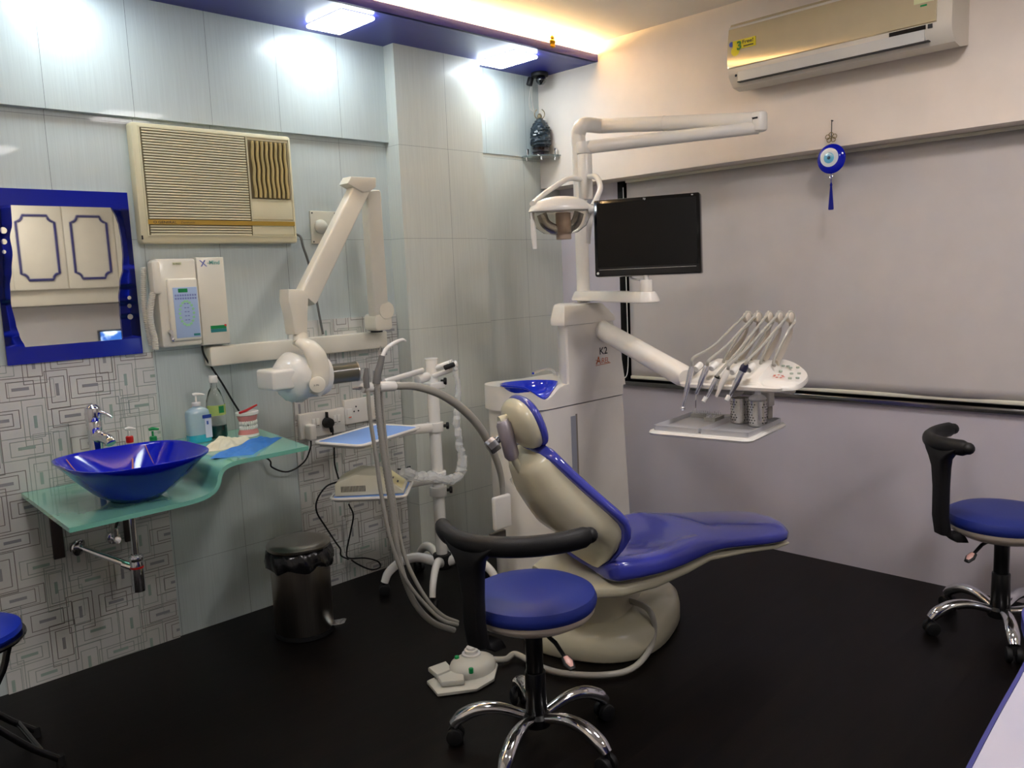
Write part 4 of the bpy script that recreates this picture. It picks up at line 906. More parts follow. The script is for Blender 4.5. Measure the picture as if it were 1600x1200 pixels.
# ---------------------------------------------------------------- dental unit
UC = mat('unit_cream', 'EAE5DC', .28, coat=.4)
U0 = 2.60
un = thing('dental_unit', 'cream dental unit column with blue spittoon bowl, marked K2', 'dental unit', (2.9, 2.78, 0))
def plan(x0, x1, y0, y1, rl, rr, n=10):
    o = []
    for cx, cy, a, r in ((x1-rr, y1-rr, 0, rr), (x0+rl, y1-rl, 90, rl), (x0+rl, y0+rl, 180, rl), (x1-rr, y0+rr, 270, rr)):
        for i in range(n+1): t = math.radians(a+90*i/n); o.append((cx+r*math.cos(t), cy+r*math.sin(t)))
    return o
q = MB(); q.use(UC).rings([[(x, y, 0.001) for x, y in plan(2.675, 3.43, U0+.005, 2.98, .188, .03)], [(x, y, .25) for x, y in plan(2.67, 3.415, U0+.005, 2.98, .188, .03)], [(x, y, .876) for x, y in plan(2.665, 3.38, U0+.005, 2.98, .188, .03)]])
body = q.build('unit_body', None, un)
q = MB(); q.use(mat('grey_recess', '9A9CA6', .4)).box((2.955, U0+.0025, .34), (2.99, U0+.0055, .825)); q.use(mat('recess_shade', '8C8478', .5)).box((2.99, U0+.002, .335), (3.0, U0+.0055, .832)); q.build('door_handle_slot', None, un, label='tall grey recessed handle slot')
# upper deck with spittoon
BX, BY = 2.805, 2.725
def ztop(x, y):
    d = .062*math.exp(-((x-2.79)/.072)**2)*max(0, min(1, (2.72-y)/.10)); e = 1.003-.022*max(0, min(1, (x-2.5)/.5)); return e-d
def brim(a, k=1):
    rx = .162; ry = .108; x = BX+rx*k*math.cos(a); y = BY+ry*k*math.sin(a)
    return x, y
pl_ = plan(2.645, 3.38, U0, 2.98, .188, .03, 16); rs = []
def ang_(p): return math.atan2(p[1]-BY, p[0]-BX)
# resample the outline densely
P, _ = smooth([V((a, b, 0)) for a, b in pl_], [1]*len(pl_), 1, True)
den = []
for i in range(len(pl_)):
    a, b = V(pl_[i]), V(pl_[(i+1) % len(pl_)]); m = max(1, int((b-a).length/.025))
    for k in range(m): den.append(a+(b-a)*(k/m))
rim = [V(brim(ang_(p))) for p in den]
rs = [[(p.x, p.y, .882) for p in den], [(p.x, p.y, ztop(p.x, p.y)-.006) for p in den]]
for f in (.02, .15, .4, .7, 1):
    rs.append([(p.x+(r.x-p.x)*f, p.y+(r.y-p.y)*f, ztop(p.x+(r.x-p.x)*f, p.y+(r.y-p.y)*f)) for p, r in zip(den, rim)])
q = MB(); q.use(UC).rings(rs, cap=False); q.use(mat('seam_shadow', 'B4AEA6', .6)); q.build('spittoon_deck', None, un, ang=50)
q = MB(); q.use(mat('spittoon_blue', '1238E8', .06, trans=.25, coat=1))
rs = []
for k, dz in ((1.0, .004), (1.0, .010), (.975, .010), (.95, -.005), (.85, -.035), (.6, -.06), (.3, -.07), (.03, -.072)):
    r = []
    for j in range(56):
        a = 2*PI*j/56; x, y = brim(a, k); x1, y1 = brim(a, 1); r.append((x, y, ztop(x1, y1-.02)+dz))
    rs.append(r)
q.rings(rs, cap=False); q.build('spittoon_bowl', None, un, ang=60, label='glossy blue glass spittoon bowl')
q = MB(); q.use(CHROME); f0 = at(869, 592, 1, 2.87)
q.cyl(V((f0.x, 2.87, .985)), V((f0.x, 2.87, 1.005)), .014); q.tube([V((f0.x, 2.87, .99)), at(867, 582, 1, 2.86), at(860, 577, 1, 2.84), at(850, 577, 1, 2.81), at(833, 583, 1, 2.76)], .0065, 10, sm=5); q.build('bowl_rinse_spout', None, un)
q = MB(); q.use(CHROME); f1 = at(879, 590, 1, 2.90)
q.cyl(V((f1.x, 2.90, .983)), V((f1.x, 2.90, 1.0)), .016); q.cyl(V((f1.x, 2.90, .985)), V((f1.x-.005, 2.90, 1.20)), .0065); q.build('cup_filler_tube', None, un)
# tower
tz = lambda x, y_: (at(x, y_, 1, U0).x, at(x, y_, 1, U0).z)
q = MB(); q.use(UC); rs = []
for z, xr in ((.93, 3.379), (1.0, 3.365), (1.08, 3.350), (1.16, 3.325), (1.258, 3.288)):
    rs.append([(xr, U0-.0012, z), (xr+.0, 2.86, z), (3.22, 2.88, z), (3.10, 2.80, z), (2.965, 2.66, z), (2.945, 2.625, z), (2.942, 2.61, z), (2.946, U0-.0012, z)])
q.rings(rs); q.build('tower', None, un, ang=30)
q = MB(); q.use(UC)
def cpl(g, z, gx=0): return [(3.302-g*1.2, U0-.002+g*.8, z), (3.315-g*1.2, 2.70, z), (3.31-g, 2.86-g*.3, z), (3.20, 2.89-g*.3, z), (3.05+g*.3, 2.80-g*.3, z), (2.945+g*.6, 2.70, z), (2.922+g, 2.64, z), (2.926+g, U0-.002+g*.8, z)]
q.rings([cpl(0, 1.260), cpl(-.002, 1.268), cpl(.001, 1.285), cpl(.040, 1.345), cpl(.055, 1.353)]); q.build('tower_cap', None, un, ang=35)
q = MB(); q.use(INK); a0 = at(937, 554, 1, U0-.0015); q.text('K2', a0, (1, 0, .0), (0, 0, 1), .034, width=.060, bold=.015, d=.0006)
q.use(ORANGE); a1 = at(931, 570, 1, U0-.0015); q.text('A', a1+V((.004, 0, 0)), (1, 0, 0), (0, 0, 1), .040, width=.034, d=.0006); q.text('iREL', a1+V((.04, 0, .002)), (1, 0, 0), (0, 0, 1), .027, width=.066, d=.0006)
zz = a1.z-.006; q.quad((a1.x-.002, U0-.0022, zz), (a1.x+.115, U0-.0022, zz+.004), (a1.x+.115, U0-.0022, zz+.0065), (a1.x-.002, U0-.0022, zz+.0025))
s0 = V((a1.x-.003, U0-.0022, a1.z+.022))
q.quad(s0, s0+V((.036, 0, -.008)), s0+V((.036, 0, -.0055)), s0+V((0, 0, .0025))); q.quad(s0+V((.002, 0, -.018)), s0+V((.028, 0, .014)), s0+V((.030, 0, .012)), s0+V((.004, 0, -.02)))
q.build('lettering', None, un, label='K2 AIREL lettering in grey and orange')
# pole, lamp arm
PX, PY = 3.226, 2.74
g0 = at(914, 455, 1, PY); g1 = at(904, 215, 1, PY); g0.z = 1.35
px0 = at(912, 470, 1, PY).x
pole_b, pole_t = V((px0, PY, 1.355)), V((px0, PY, 2.15))
q = MB(); q.use(WHITE).cyl(pole_b, pole_t+V((0, 0, -.02)), .033, seg=28); q.build('pole', None, un)
la = thing('operating_lamp', 'white operating light with clear visor hanging from a folded tube arm', 'lamp', (px0, PY, 2.13))
AE = at(1186, 187, 2, 2.145); A0_ = pole_t
p1 = at(938, 197, 1, 2.70)
d_ = (AE-p1).normalized()
q = MB(); q.use(WHITE).tube([pole_t+V((0, 0, -.0195)), pole_t+V((0, 0, .03)), pole_t+V((0, 0, .07))+d_*.03, p1, p1+d_*.05], [.035, .036, .037, .036, .035], 24, sm=6)
q.tube([p1+d_*.02, AE-d_*.02], [.035, .034], 24); q.cyl(p1+(AE-p1)*.42, p1+(AE-p1)*.43, .0365, seg=24)
q.cyl(AE-V((0, 0, .052)), AE+V((0, 0, .034)), .0355, seg=24, bev=.012); q.use(INK).box(AE+V((-.037, -.012, .0)), AE+V((-.030, .02, .008)))
q.build('upper_arm', None, la)
L0 = at(913, 231, 1, 2.60); D2 = (L0-AE).normalized(); AE2 = AE-V((0, 0, .034))
q = MB(); q.use(WHITE).tube([AE2+D2*.0, L0-D2*.02], [.028, .031], 22); q.cyl(L0-V((0, 0, .028)), L0+V((0, 0, .026)), .037, seg=26, bev=.003); q.build('lower_arm', None, la)
L1 = at(917, 312, 1, 2.60); L1.x = L0.x+.001
q = MB(); q.use(WHITE).cyl(L0-V((0, 0, .029)), V((L0.x, 2.60, L1.z)), .034, seg=26, bev=.004); q.build('drop_tube', None, la)
LY = 2.52; lp = lambda x, y_, dy=0: at(x, y_, 1, LY+dy)
hc = lp(873, 326); hx = at(924, 326, 1, 2.45)-lp(826, 330, .08); hw_ = hx.length/2; hx.normalize(); hz = V((0, 0, 1)); hy = hx.cross(hz).normalized()*-1
hc = (at(924, 327, 1, 2.45)+lp(826, 331, .08))/2
def hrg(rx, ry, z, m=40, e=1): return [hc+hx*(rx*math.cos(2*PI*j/m))+hy*(ry*math.sin(2*PI*j/m))+hz*z for j in range(m)]
q = MB(); q.use(WHITE).rings([hrg(hw_*.98, .085, -.004), hrg(hw_, .088, .0), hrg(hw_*.93, .082, .02), hrg(hw_*.75, .068, .042), hrg(hw_*.5, .048, .056), hrg(hw_*.2, .02, .062), hrg(.002, .002, .063)]); q.build('lamp_hood', None, la, ang=60)
q = MB(); q.use(mat('clear_visor', 'F6F2EA', .03, trans=1, ior=1.3))
q.rings([hrg(hw_*.97, .084, -.005), hrg(hw_*.96, .083, -.03), hrg(hw_*.82, .07, -.07), hrg(hw_*.55, .05, -.098), hrg(hw_*.2, .025, -.108), hrg(hw_*.18, .022, -.106), hrg(hw_*.53, .048, -.096), hrg(hw_*.8, .068, -.068), hrg(hw_*.94, .081, -.029), hrg(hw_*.95, .082, -.005)], cap=False); q.build('visor', None, la, ang=60, label='clear plastic visor')
q = MB(); q.use(mat('reflector_grey', 'A9A59C', .2, .8)).tube([hc+hx*(-hw_*.6)-hz*.012, hc+hx*(-hw_*.45)-hz*.06, hc-hz*.088, hc+hx*(hw_*.45)-hz*.06, hc+hx*(hw_*.6)-hz*.012], .012, 10, sm=5, sx=2, up=tuple(hy)); q.build('reflector', None, la)
q = MB(); q.use(mat('tan_bulb_shield', 'B39C88', .4)).cyl(hc+hx*.012-hz*.010, hc+hx*.012-hz*.128, .034, seg=20, bev=.003); q.build('bulb_shield', None, la, label='tan bulb shield')
q = MB(); q.use(WHITE)
for ps in ((lp(832, 318, .06), lp(850, 303, .1), lp(872, 288, .12), lp(890, 279, .11), V((L0.x-.02, 2.60, lp(907, 276).z))), (at(926, 322, 1, 2.42), at(934, 306, 1, 2.42), at(938, 292, 1, 2.44), at(932, 277, 1, 2.50), V((L0.x, 2.585, lp(915, 272).z)))):
    q.tube(ps, .015, 12, sm=6, sx=.8, up=tuple(hy*-1))
q.build('yoke', None, la)
q = MB(); q.use(WHITE).cyl(at(917, 328, 1, 2.44), at(928, 325, 1, 2.42), .02, seg=18, bev=.004); q.build('tilt_knuckle', None, la)
for a_, b_, dy in (((832, 346), (836, 389), .06), ((922, 333), (919, 381), -.08)):
    MB().use(WHITE).tube([lp(a_[0], a_[1]-14, dy), lp(a_[0]+1, a_[1]+6, dy), lp((a_[0]+b_[0])/2, (a_[1]+b_[1])/2, dy), lp(*b_, dy)], [.010, .012, .013, .010], 12, sx=.5, up=tuple(hx)).build('handle', None, la)
# monitor on its bar
mm = thing('patient_monitor', 'black flat monitor mounted on a cream bar beside the lamp pole', 'monitor', (2.9, 2.1, 1.39))
c1, c2, c3, c4 = V((2.853, 2.34, 1.81)), V((3.001, 1.91, 1.808)), V((2.964, 1.873, 1.479)), V((2.814, 2.32, 1.484))
ctr = (c1+c2+c3+c4)/4; mx = ((c2-c1)+(c3-c4)).normalized(); mx.z = 0; mx.normalize(); mz = ((c1-c4)+(c2-c3)).normalized(); mn = mx.cross(mz).normalized()
W2, H2 = .230, .165
q = MB(); q.use(BLK).prism(rrect(-W2, -H2, W2, H2, .008, 3), ctr+mn*.0, mx, mz, -mn*.035, .004); q.build('housing', None, mm)
q = MB(); q.use(mat('dark_screen', '020203', .45, spec=.2)).prism([(-W2+.014, -H2+.038), (W2-.014, -H2+.038), (W2-.014, H2-.016), (-W2+.014, H2-.016)], ctr+mn*.0005, mx, mz, mn*.0005); q.build('screen', None, mm, label='black switched-off screen')
q = MB(); q.use(GREYP).text('hp', ctr+mx*-.008+mz*(H2-.013)+mn*.0006, mx, mz, .008, d=.0004, bold=.02); q.cyl(ctr-mx*(W2-.014)-mz*(H2-.014), ctr-mx*(W2-.014)-mz*(H2-.014)+mn*.0015, .0055, seg=16); q.box(ctr+mx*(W2-.03)+mz*(H2-.009)+mn*.0005-V((.002, .004, .002)), ctr+mx*(W2-.03)+mz*(H2-.009)+mn*.0012+V((.002, .004, .002)))
o_ = ctr-mx*(W2-.02)-mz*(H2-.028)+mn*.0006; q.quad(o_, o_+mx*(2*W2-.04), o_+mx*(2*W2-.04)+mz*.0012, o_+mz*.0012); q.build('bezel_marks', None, mm, label='silver maker mark and power button')
bl_ = at(905, 470, 1, 2.75); br_ = at(1022, 472, 2, 1.40)
br_ = at(1012, 471, 1, 2.10); b0 = V((px0, PY, 1.395)); br_.z = 1.395
dbar = (br_-b0).normalized(); sb = V((-dbar.y, dbar.x, 0))
q = MB(); q.use(UC)
n_ = 12; ra, rb = .06, .05
def cap_(z, g):
    o = []
    for c, r, a0 in ((b0, ra-g, 90), (br_, rb-g, -90)):
        for i in range(n_+1):
            t = math.radians(a0+180*i/n_); o.append(tuple((c+dbar*(r*math.cos(t))+sb*(r*math.sin(t))).xy)+(z,))
    return o
q.rings([cap_(1.366, .004), cap_(1.369, 0), cap_(1.378, 0), cap_(1.403, .012), cap_(1.412, .018)]); q.build('support_bar', None, mm)
q = MB(); st = br_-dbar*.01
q.use(UC).cyl(V((st.x, st.y, 1.412)), V((st.x, st.y, 1.462)), .025, seg=24, bev=.003)
q.use(GREYP).tube([V((st.x, st.y, 1.455)), V((st.x, st.y, 1.50))-mn*.0, ctr-mn*.045-mz*.09], [.012, .012, .014], 10)
q.prism(rrect(-.05, -.05, .05, .05, .005, 2), ctr-mn*.036, mx, mz, -mn*.02, .002)
q.tube([ctr-mn*.035-mz*(H2-.01)-mx*.08, ctr-mn*.025-mz*(H2+.008)-mx*.075, ctr-mn*.02-mz*(H2+.02)-mx*.02, V((st.x, st.y, 1.462))-mx*.02], .0045, 8, sm=5); q.build('bracket', None, mm)

# ---------------------------------------------------------------- instrument console
cn = thing('instrument_console', 'cream delivery console with whip arms, keypad and steel-lined tray', 'dental console', (2.7, 1.55, 1.05))
q = MB(); q.use(UC); a = V((3.27, 2.70, 1.235)); b = V((2.72, 1.80, 1.085)); ab = b-a
q.tube([a, a+ab*.1, a+ab*.12, a+ab*.97, b], [.052, .05, .047, .043, .03], 24); q.cyl(a+ab*.095, a+ab*.11, .0515, seg=24); q.build('balance_arm', None, cn)
CX, CY = 2.70, 1.555; cr_ = math.radians(6)
def cl(u, v, z): return V((CX+u*math.cos(cr_)-v*math.sin(cr_), CY+u*math.sin(cr_)+v*math.cos(cr_), z))   # u away from camera-side front, v towards the unit
def crg(u0, u1, v0, v1, z, r=.03): return [cl(x, y, z) for x, y in rrect(u0, v0, u1, v1, r, 5)]
q = MB(); q.use(UC).rings([crg(-.10, .15, -.19, .19, 1.068), crg(-.11, .155, -.195, .195, 1.073), crg(-.112, .155, -.197, .197, 1.083), crg(-.105, .15, -.19, .19, 1.088)])
rs = []
for u, z, k in ((-.095, 1.0885, 1), (-.09, 1.10, .98), (-.04, 1.118, .96), (.04, 1.145, .93), (.11, 1.155, .9), (.145, 1.14, .88), (.148, 1.0885, .88)):
    rs.append([cl(u, .17*k, 1.0882), cl(u, .155*k, z), cl(u, -.10*k, z), cl(u, -.125*k, 1.0882)])
q.rings(rs); q.use(mat('console_under_grey', '8E8B88', .5)).sphere(cl(-.03, .04, 1.055), .05, (1, 1.3, .5)); q.build('console_body', None, cn)
q = MB(); q.use(UC); k0 = [at(x, y_, 2, z) for x, y_, z in ((1186, 596, 1.10), (1240, 603, 1.09), (1262, 590, 1.09), (1257, 577, 1.11), (1236, 564, 1.135), (1214, 563, 1.14))]
base = [V((p.x, p.y, p.z-.016)) for p in k0]
def insl(ps, k): c_ = sum(ps, V((0, 0, 0)))/len(ps); return [p+(c_-p)*k for p in ps]
P6, _ = smooth(k0, [1]*6, 4, True); B6, _ = smooth(base, [1]*6, 4, True)
q.rings([insl(B6, .06), B6, [p+V((0, 0, -.008)) for p in P6], insl(P6, .04)]); q.build('keypad_wing', None, cn, ang=50)
q = MB(); tilt_n = (k0[1]-k0[0]).cross(k0[4]-k0[0]).normalized()
if tilt_n.z < 0: tilt_n = -tilt_n
kd = lambda a_, b_: k0[0]+(k0[1]-k0[0])*a_+(k0[5]-k0[0])*b_
KG = mat('key_green', 'A4AFA0', .5)
for a_, b_ in ((.35, .55), (.55, .75), (.75, .8), (.7, .5), (.9, .55), (.75, .3), (.95, .35), (.45, .8), (.3, .8)):
    p = kd(a_, b_); MB().cyl(p-tilt_n*.004, p+tilt_n*.0015, .0065, seg=10).build('key', KG, cn)
q = MB(); q.use(mat('red_mark', 'CB6A58', .5)); p = kd(.42, .30)
for k in range(7):
    a_ = 2*PI*k/7; e_ = p+(k0[1]-k0[0]).normalized()*.017*math.cos(a_)+(k0[5]-k0[0]).normalized()*.017*math.sin(a_); q.sphere(e_+tilt_n*.001, .0055, (1, 1, .3), 8)
q.build('flower_mark', None, cn, label='red flower mark')
q = MB(); q.use(UC)
h0 = at(1176, 604, 2, 1.05); h1 = at(1240, 610, 2, 1.05); q.tube([h0, h0+(h1-h0)*.8, h1, h1+V((.015, .02, -.01))], [.014, .013, .010, .006], 12, sm=3, up=(0, 0, 1)); q.build('side_handle', None, cn)
# tray
ty = math.radians(7.6); TC = V((2.634, 1.611, 0))
def tl_(x, y, z): return V((TC.x+x*math.cos(ty)-y*math.sin(ty), TC.y+x*math.sin(ty)+y*math.cos(ty), z))
def trg(hx_, hy_, z, r): return [tl_(x, y, z) for x, y in rrect(-hx_, -hy_, hx_, hy_, r, 5)]
q = MB(); q.use(WHITE).rings([trg(.168, .182, .908, .02), trg(.178, .192, .911, .03), trg(.182, .196, .918, .032), trg(.178, .192, .925, .03), trg(.15, .165, .926, .02)]); tr_ = q.build('instrument_tray', None, cn)
SATIN = mat('satin_steel_tray', 'C2C2C6', .4, .45)
for v0, v1 in ((.003, .178), (-.178, -.003)):
    q = MB(); q.use(SATIN)
    def lr(g, z): return [tl_(x, y, z) for x, y in rrect(-.158+g, v0+g, .158-g, v1-g, .008, 3)]
    q.rings([lr(0, .9265), lr(0, .944), lr(.002, .944), lr(.006, .929)]); q.build('steel_liner', None, tr_, label='satin steel tray liner')
q = MB(); q.use(UC); e_ = tl_(.125, -.135, 0); q.box((e_.x-.022, e_.y-.022, .9896), (e_.x+.022, e_.y+.022, 1.067), .006); q.build('tray_bracket', None, cn); q = MB(); q.use(mat('bracket_grey', '9A958E', .4)).box((e_.x-.017, e_.y-.017, .945), (e_.x+.017, e_.y+.017, .9895), .003); q.build('tray_post', None, cn)
# whips, hoses and handpieces
heads = [1166, 1182, 1200, 1216, 1233]
for i, hxp in enumerate(heads):
    v = .095-.0475*i; hd = at(hxp, 496, 0, 2.87+.004*i)
    base_ = cl(.10, v, 1.15)
    q = MB(); q.use(mat('whip_cream', 'CDC3B4', .35, coat=.2)); m1_ = V((hd.x+.02, (hd.y+base_.y)/2, 1.24))
    q.tube([base_, m1_, hd+V((.008, 0, -.02)), hd], [.022, .014, .010, .010], 10, sm=5, sx=.3, up=(1, 0, .2))
    q.cyl(hd+V((.0, -.012, 0)), hd+V((.0, .006, 0)), .019, seg=20, bev=.003); q.build('whip_arm', None, cn)
M1 = mat('handpiece_metal', 'D8D8E0', .22, .85)
hps = [((1081, 573), (1067, 638), .011, 'ball', M1), ((1105, 572), (1088, 616), .012, 'scaler', M1), ((1120, 590), (1103, 624), .009, 'head', M1), ((1137, 578), (1119, 620), .011, 'plain', UC), ((1163, 574), (1139, 622), .012, 'head', M1)]
for i, ((x0, y0), (x1, y1), r, kind, m_) in enumerate(hps):
    X_ = 2.585-.003*i; p0, p1 = at(x0, y0, 0, X_), at(x1, y1, 0, X_-.02); d = (p1-p0); hd = at(heads[i], 496, 0, 2.87+.004*i)
    lab = ('straight metal handpiece with a ball end, leftmost', 'metal scaler handpiece with a thin curved tip', 'slim handpiece with a black ring, in the middle', 'cream air-water syringe tapering to a point', 'metal handpiece with a black rear cap, rightmost')[i]
    t = thing('dental_handpiece', lab+' of the five on the console', 'handpiece', tuple(p1))
    q = MB(); q.use(m_).tube([p0, p0+d*.1, p0+d*.55, p0+d*.75, p0+d*.97, p1], [r*.8, r, r*.9, r*.6, r*.5, r*.35], 14)
    if kind == 'ball': q.use(CHROME).sphere(p1, .0085)
    if kind == 'head': q.use(GREYP).cyl(p1+V((.0, .0, .008)), p1+V((-.012, .004, -.008)), .008, seg=14)
    if kind == 'scaler': q.use(CHROME).tube([p1, p1+V((-.004, .0, -.02)), p1+V((.0, .004, -.05)), p1+V((-.004, .004, -.068))], .0018, 6, sm=4)
    q.build('handle', None, t)
    if i in (2, 4):
        q = MB(); q.use(BLK if i == 2 else mat('navy_cap', '181A38', .3)).tube([p0-d*.12, p0-d*.03, p0+d*(.02 if i == 2 else .12)], [r*.7, r*1.15, r*1.12], 14); q.build('rear_cap', None, t, label='black rear cap')
    q = MB(); q.use(HOSES)
    top = hd+V((-.004, -.004, .021))
    q.tube([p0-d*.02, p0-d*.22, p0+(top-p0)*.38+V((-.004, 0, -.004)), p0+(top-p0)*.72+V((0, 0, -.004)), top+V((-.012, 0, -.012)), top, top+V((.022, -.004, -.01)), top+V((.02, -.008, -.04)), p0+(top-p0)*.7+V((.03, -.025, -.02)), cl(.05, .085-.0475*i, 1.16), cl(.06, .085-.0475*i, 1.14)], [.006, .0055, .005, .005, .005, .005, .005, .005, .005, .005, .005], 9, sm=6)
    q.build('hose', None, t)
    hb = at(x0+7, y0-1, 0, 2.60)
    o = MB().use(WHITE).cyl(hb+V((-.004, 0, -.012)), hb+V((.03, 0, .004)), .012, seg=16, bev=.003).build('handpiece_holder', None, cn)
# cups and bur block
def cup(p, lab, cotton):
    t = thing('steel_cup', lab, 'cup', tuple(p), 'perforated steel cups on the console tray'); r, h = .033, .092
    MB().use(mat('bright_steel', 'D2CEC8', .25, .9)).rings([[(p.x+r_*math.cos(2*PI*k/36), p.y+r_*math.sin(2*PI*k/36), p.z+z) for k in range(36)] for r_, z in ((r-.002, .0006), (r, .002), (r, h), (r+.001, h+.001), (r-.001, h+.001), (r-.002, h-.02))], cap=True).build('cup_body', None, t)
    q = MB(); q.use(BLACKS)
    for row in range(8):
        for k in range(18):
            if k % 6 in (4, 5) or (row in (3, 4, 5) and k % 3 == 0): continue
            a = 2*PI*(k+.5*(row % 2))/18; d = V((math.cos(a), math.sin(a), 0)); c_ = V(p)+d*(r+.0001)+V((0, 0, .014+row*.0095)); q.cyl(c_, c_+d*.0004, .0022, seg=8)
    q.build('perforations', None, t)
    if cotton:
        q = MB(); q.use(mat('cotton', 'F2F0F2', .9, bump=1, bscale=80)); rn = random.Random(3)
        q.sphere(V(p)+V((0, 0, h+.006)), .031, (1, 1, .55), 16)
        o = q.build('cotton_wool'); single(o, 'white cotton wool tuft filling the right steel cup', 'cotton')
        b_ = MB().use(mat('cotton', 'F2F0F2', .9)).sphere(V(p)+V((0, 0, h+.022)), .014, (1, .9, 1.1), 14).build('tuft', None, o)
pc1 = at(1156, 660, 2, .930); pc2 = at(1184, 665, 2, .930)
cup(pc1, 'empty perforated steel cup, left one of two on the tray', False); cup(pc2, 'perforated steel cup filled with cotton, right one of two on the tray', True)
q = MB(); bb = thing('bur_block', 'clear bur block bristling with small dental burs on the tray', 'bur block', tuple(tl_(.08, .09, .930)))
MB().use(mat('smoky_clear_block', 'C8C6BE', .15, trans=.5)).rings([[tl_(x, y, z) for x, y in ((.055, .035), (.14, .035), (.14, .16), (.115, .16), (.115, .08), (.055, .08))] for z in (.930, .944)]).build('block', None, bb)
q = MB(); q.use(M1); rn = random.Random(8)
for k in range(16):
    x, y = .128, .045+.0075*k; p = tl_(x, y, .944); q.cyl(p, p+V((0, 0, rn.uniform(.010, .018))), .0011, seg=6)
for k in range(10):
    x, y = rn.uniform(.062, .11), rn.uniform(.042, .075); p = tl_(x, y, .944); q.cyl(p, p+V((0, 0, .009)), .0012, seg=6)
q.build('burs', None, bb)

# ---------------------------------------------------------------- assistant arm with suction hoses
aa = thing('assistant_arm', 'curved grey tube arm carrying the suction hoses, left of the chair', 'suction arm', (2.4, 2.66, .45))
q = MB(); q.use(HOSES)
F = lambda x, y_, Y: at(x, y_, 1, Y)
q.tube([F(618, 603, 2.50), F(650, 604, 2.50), F(690, 617, 2.51), F(725, 641, 2.53), F(750, 669, 2.55), F(770, 705, 2.58), F(782, 740, 2.61), F(786, 775, 2.635), F(787, 800, 2.64)], [.0145, .015, .0165, .0175, .0175, .016, .014, .012, .012], 16, sm=5); q.build('tube_arm', None, aa)
q = MB(); q.use(WHITE); q.box(F(772, 830, 2.62)-V((.0, .012, 0)), F(796, 770, 2.62)+V((.0, .012, 0)), .01); q.use(mat('outlet_dark', '55504A', .5)).box(F(770, 868, 2.64), F(786, 826, 2.66), .004); q.build('wall_bracket', None, aa)
hp0, hp1 = F(566, 606, 2.49), F(617, 603, 2.50)
q = MB(); q.use(TR); 
for a_, b_ in ((0, .34), (.47, 1)): q.tube([hp0+(hp1-hp0)*a_, hp0+(hp1-hp0)*(a_+.03), hp0+(hp1-hp0)*(b_-.03), hp0+(hp1-hp0)*b_], [.016, .019, .019, .016], 16)
q.box(hp0+V((0, .005, -.012)), hp1+V((0, .02, .012)), .004); q.use(CHROME).cyl(hp0, hp0-(hp1-hp0)*.3, .007, .004); q.build('holder', None, aa)
sg = mat('suction_grey', '6F6E6C', .45)
t = thing('suction_hose', 'thick ribbed grey suction hose with a white bent tip, hanging to the floor', 'hose', tuple(F(690, 985, 2.6)))
def ribs(pts, r, name, t, y):
    q = MB(); q.use(HOSE); P, R = smooth([V(p) for p in pts], [r]*len(pts), 26); q.tube(P, [r_*(1.0 if k % 2 else .88) for k, r_ in enumerate(R)], 12); return q.build(name, None, t, ang=50)
ribs([F(588, 597, 2.475), F(592, 650, 2.475), F(601, 720, 2.475), F(612, 790, 2.475), F(621, 860, 2.48), F(632, 905, 2.49), F(650, 945, 2.50), F(676, 972, 2.52), F(710, 985, 2.50)], .0125, 'hose', t, 0)
q = MB(); q.use(sg).tube([F(588, 600, 2.475), F(590, 585, 2.475), F(594, 570, 2.475), F(597, 556, 2.475)], [.015, .014, .013, .011], 14, sm=3); q.build('valve', None, t)
q = MB(); q.use(WHITE).tube([F(597, 558, 2.475), F(604, 545, 2.475), F(616, 536, 2.475), F(628, 531, 2.475), F(634, 533, 2.475)], [.0075, .008, .0075, .006, .004], 12, sm=5); q.build('suction_tip', None, t, label='white bent suction tip')
t = thing('suction_hose', 'thin grey hose with a short dark nozzle, leftmost of the hanging hoses', 'hose', tuple(F(690, 975, 2.6)))
q = MB(); q.use(HOSE).tube([F(575, 610, 2.47), F(578, 650, 2.465), F(587, 710, 2.46), F(597, 780, 2.46), F(612, 850, 2.455), F(634, 905, 2.46), F(662, 942, 2.47), F(690, 968, 2.47), F(715, 976, 2.47)], .0075, 10, sm=8); q.build('hose', None, t)
q = MB(); q.use(sg).tube([F(573, 606, 2.47), F(572, 590, 2.47), F(573, 575, 2.47)], [.011, .012, .007], 12, sm=3); q.build('nozzle', None, t)
t = thing('syringe_hose', 'grey syringe hose with a hooked steel wire tip, rear of the hanging hoses', 'hose', tuple(F(690, 975, 2.6)))
q = MB(); q.use(HOSES).tube([F(594, 600, 2.50), F(599, 660, 2.505), F(606, 720, 2.505), F(615, 780, 2.505), F(627, 850, 2.51), F(643, 895, 2.51), F(668, 938, 2.51), F(692, 962, 2.52), F(715, 972, 2.53)], .008, 10, sm=8); q.build('hose', None, t)
q = MB(); q.use(CHROME).tube([F(590, 588, 2.50), F(592, 568, 2.50)], [.009, .006], 12); q.tube([F(592, 568, 2.50), F(593, 560, 2.50), F(592, 550, 2.50), F(595, 541, 2.50)], .002, 6, sm=3); q.build('syringe', None, t)

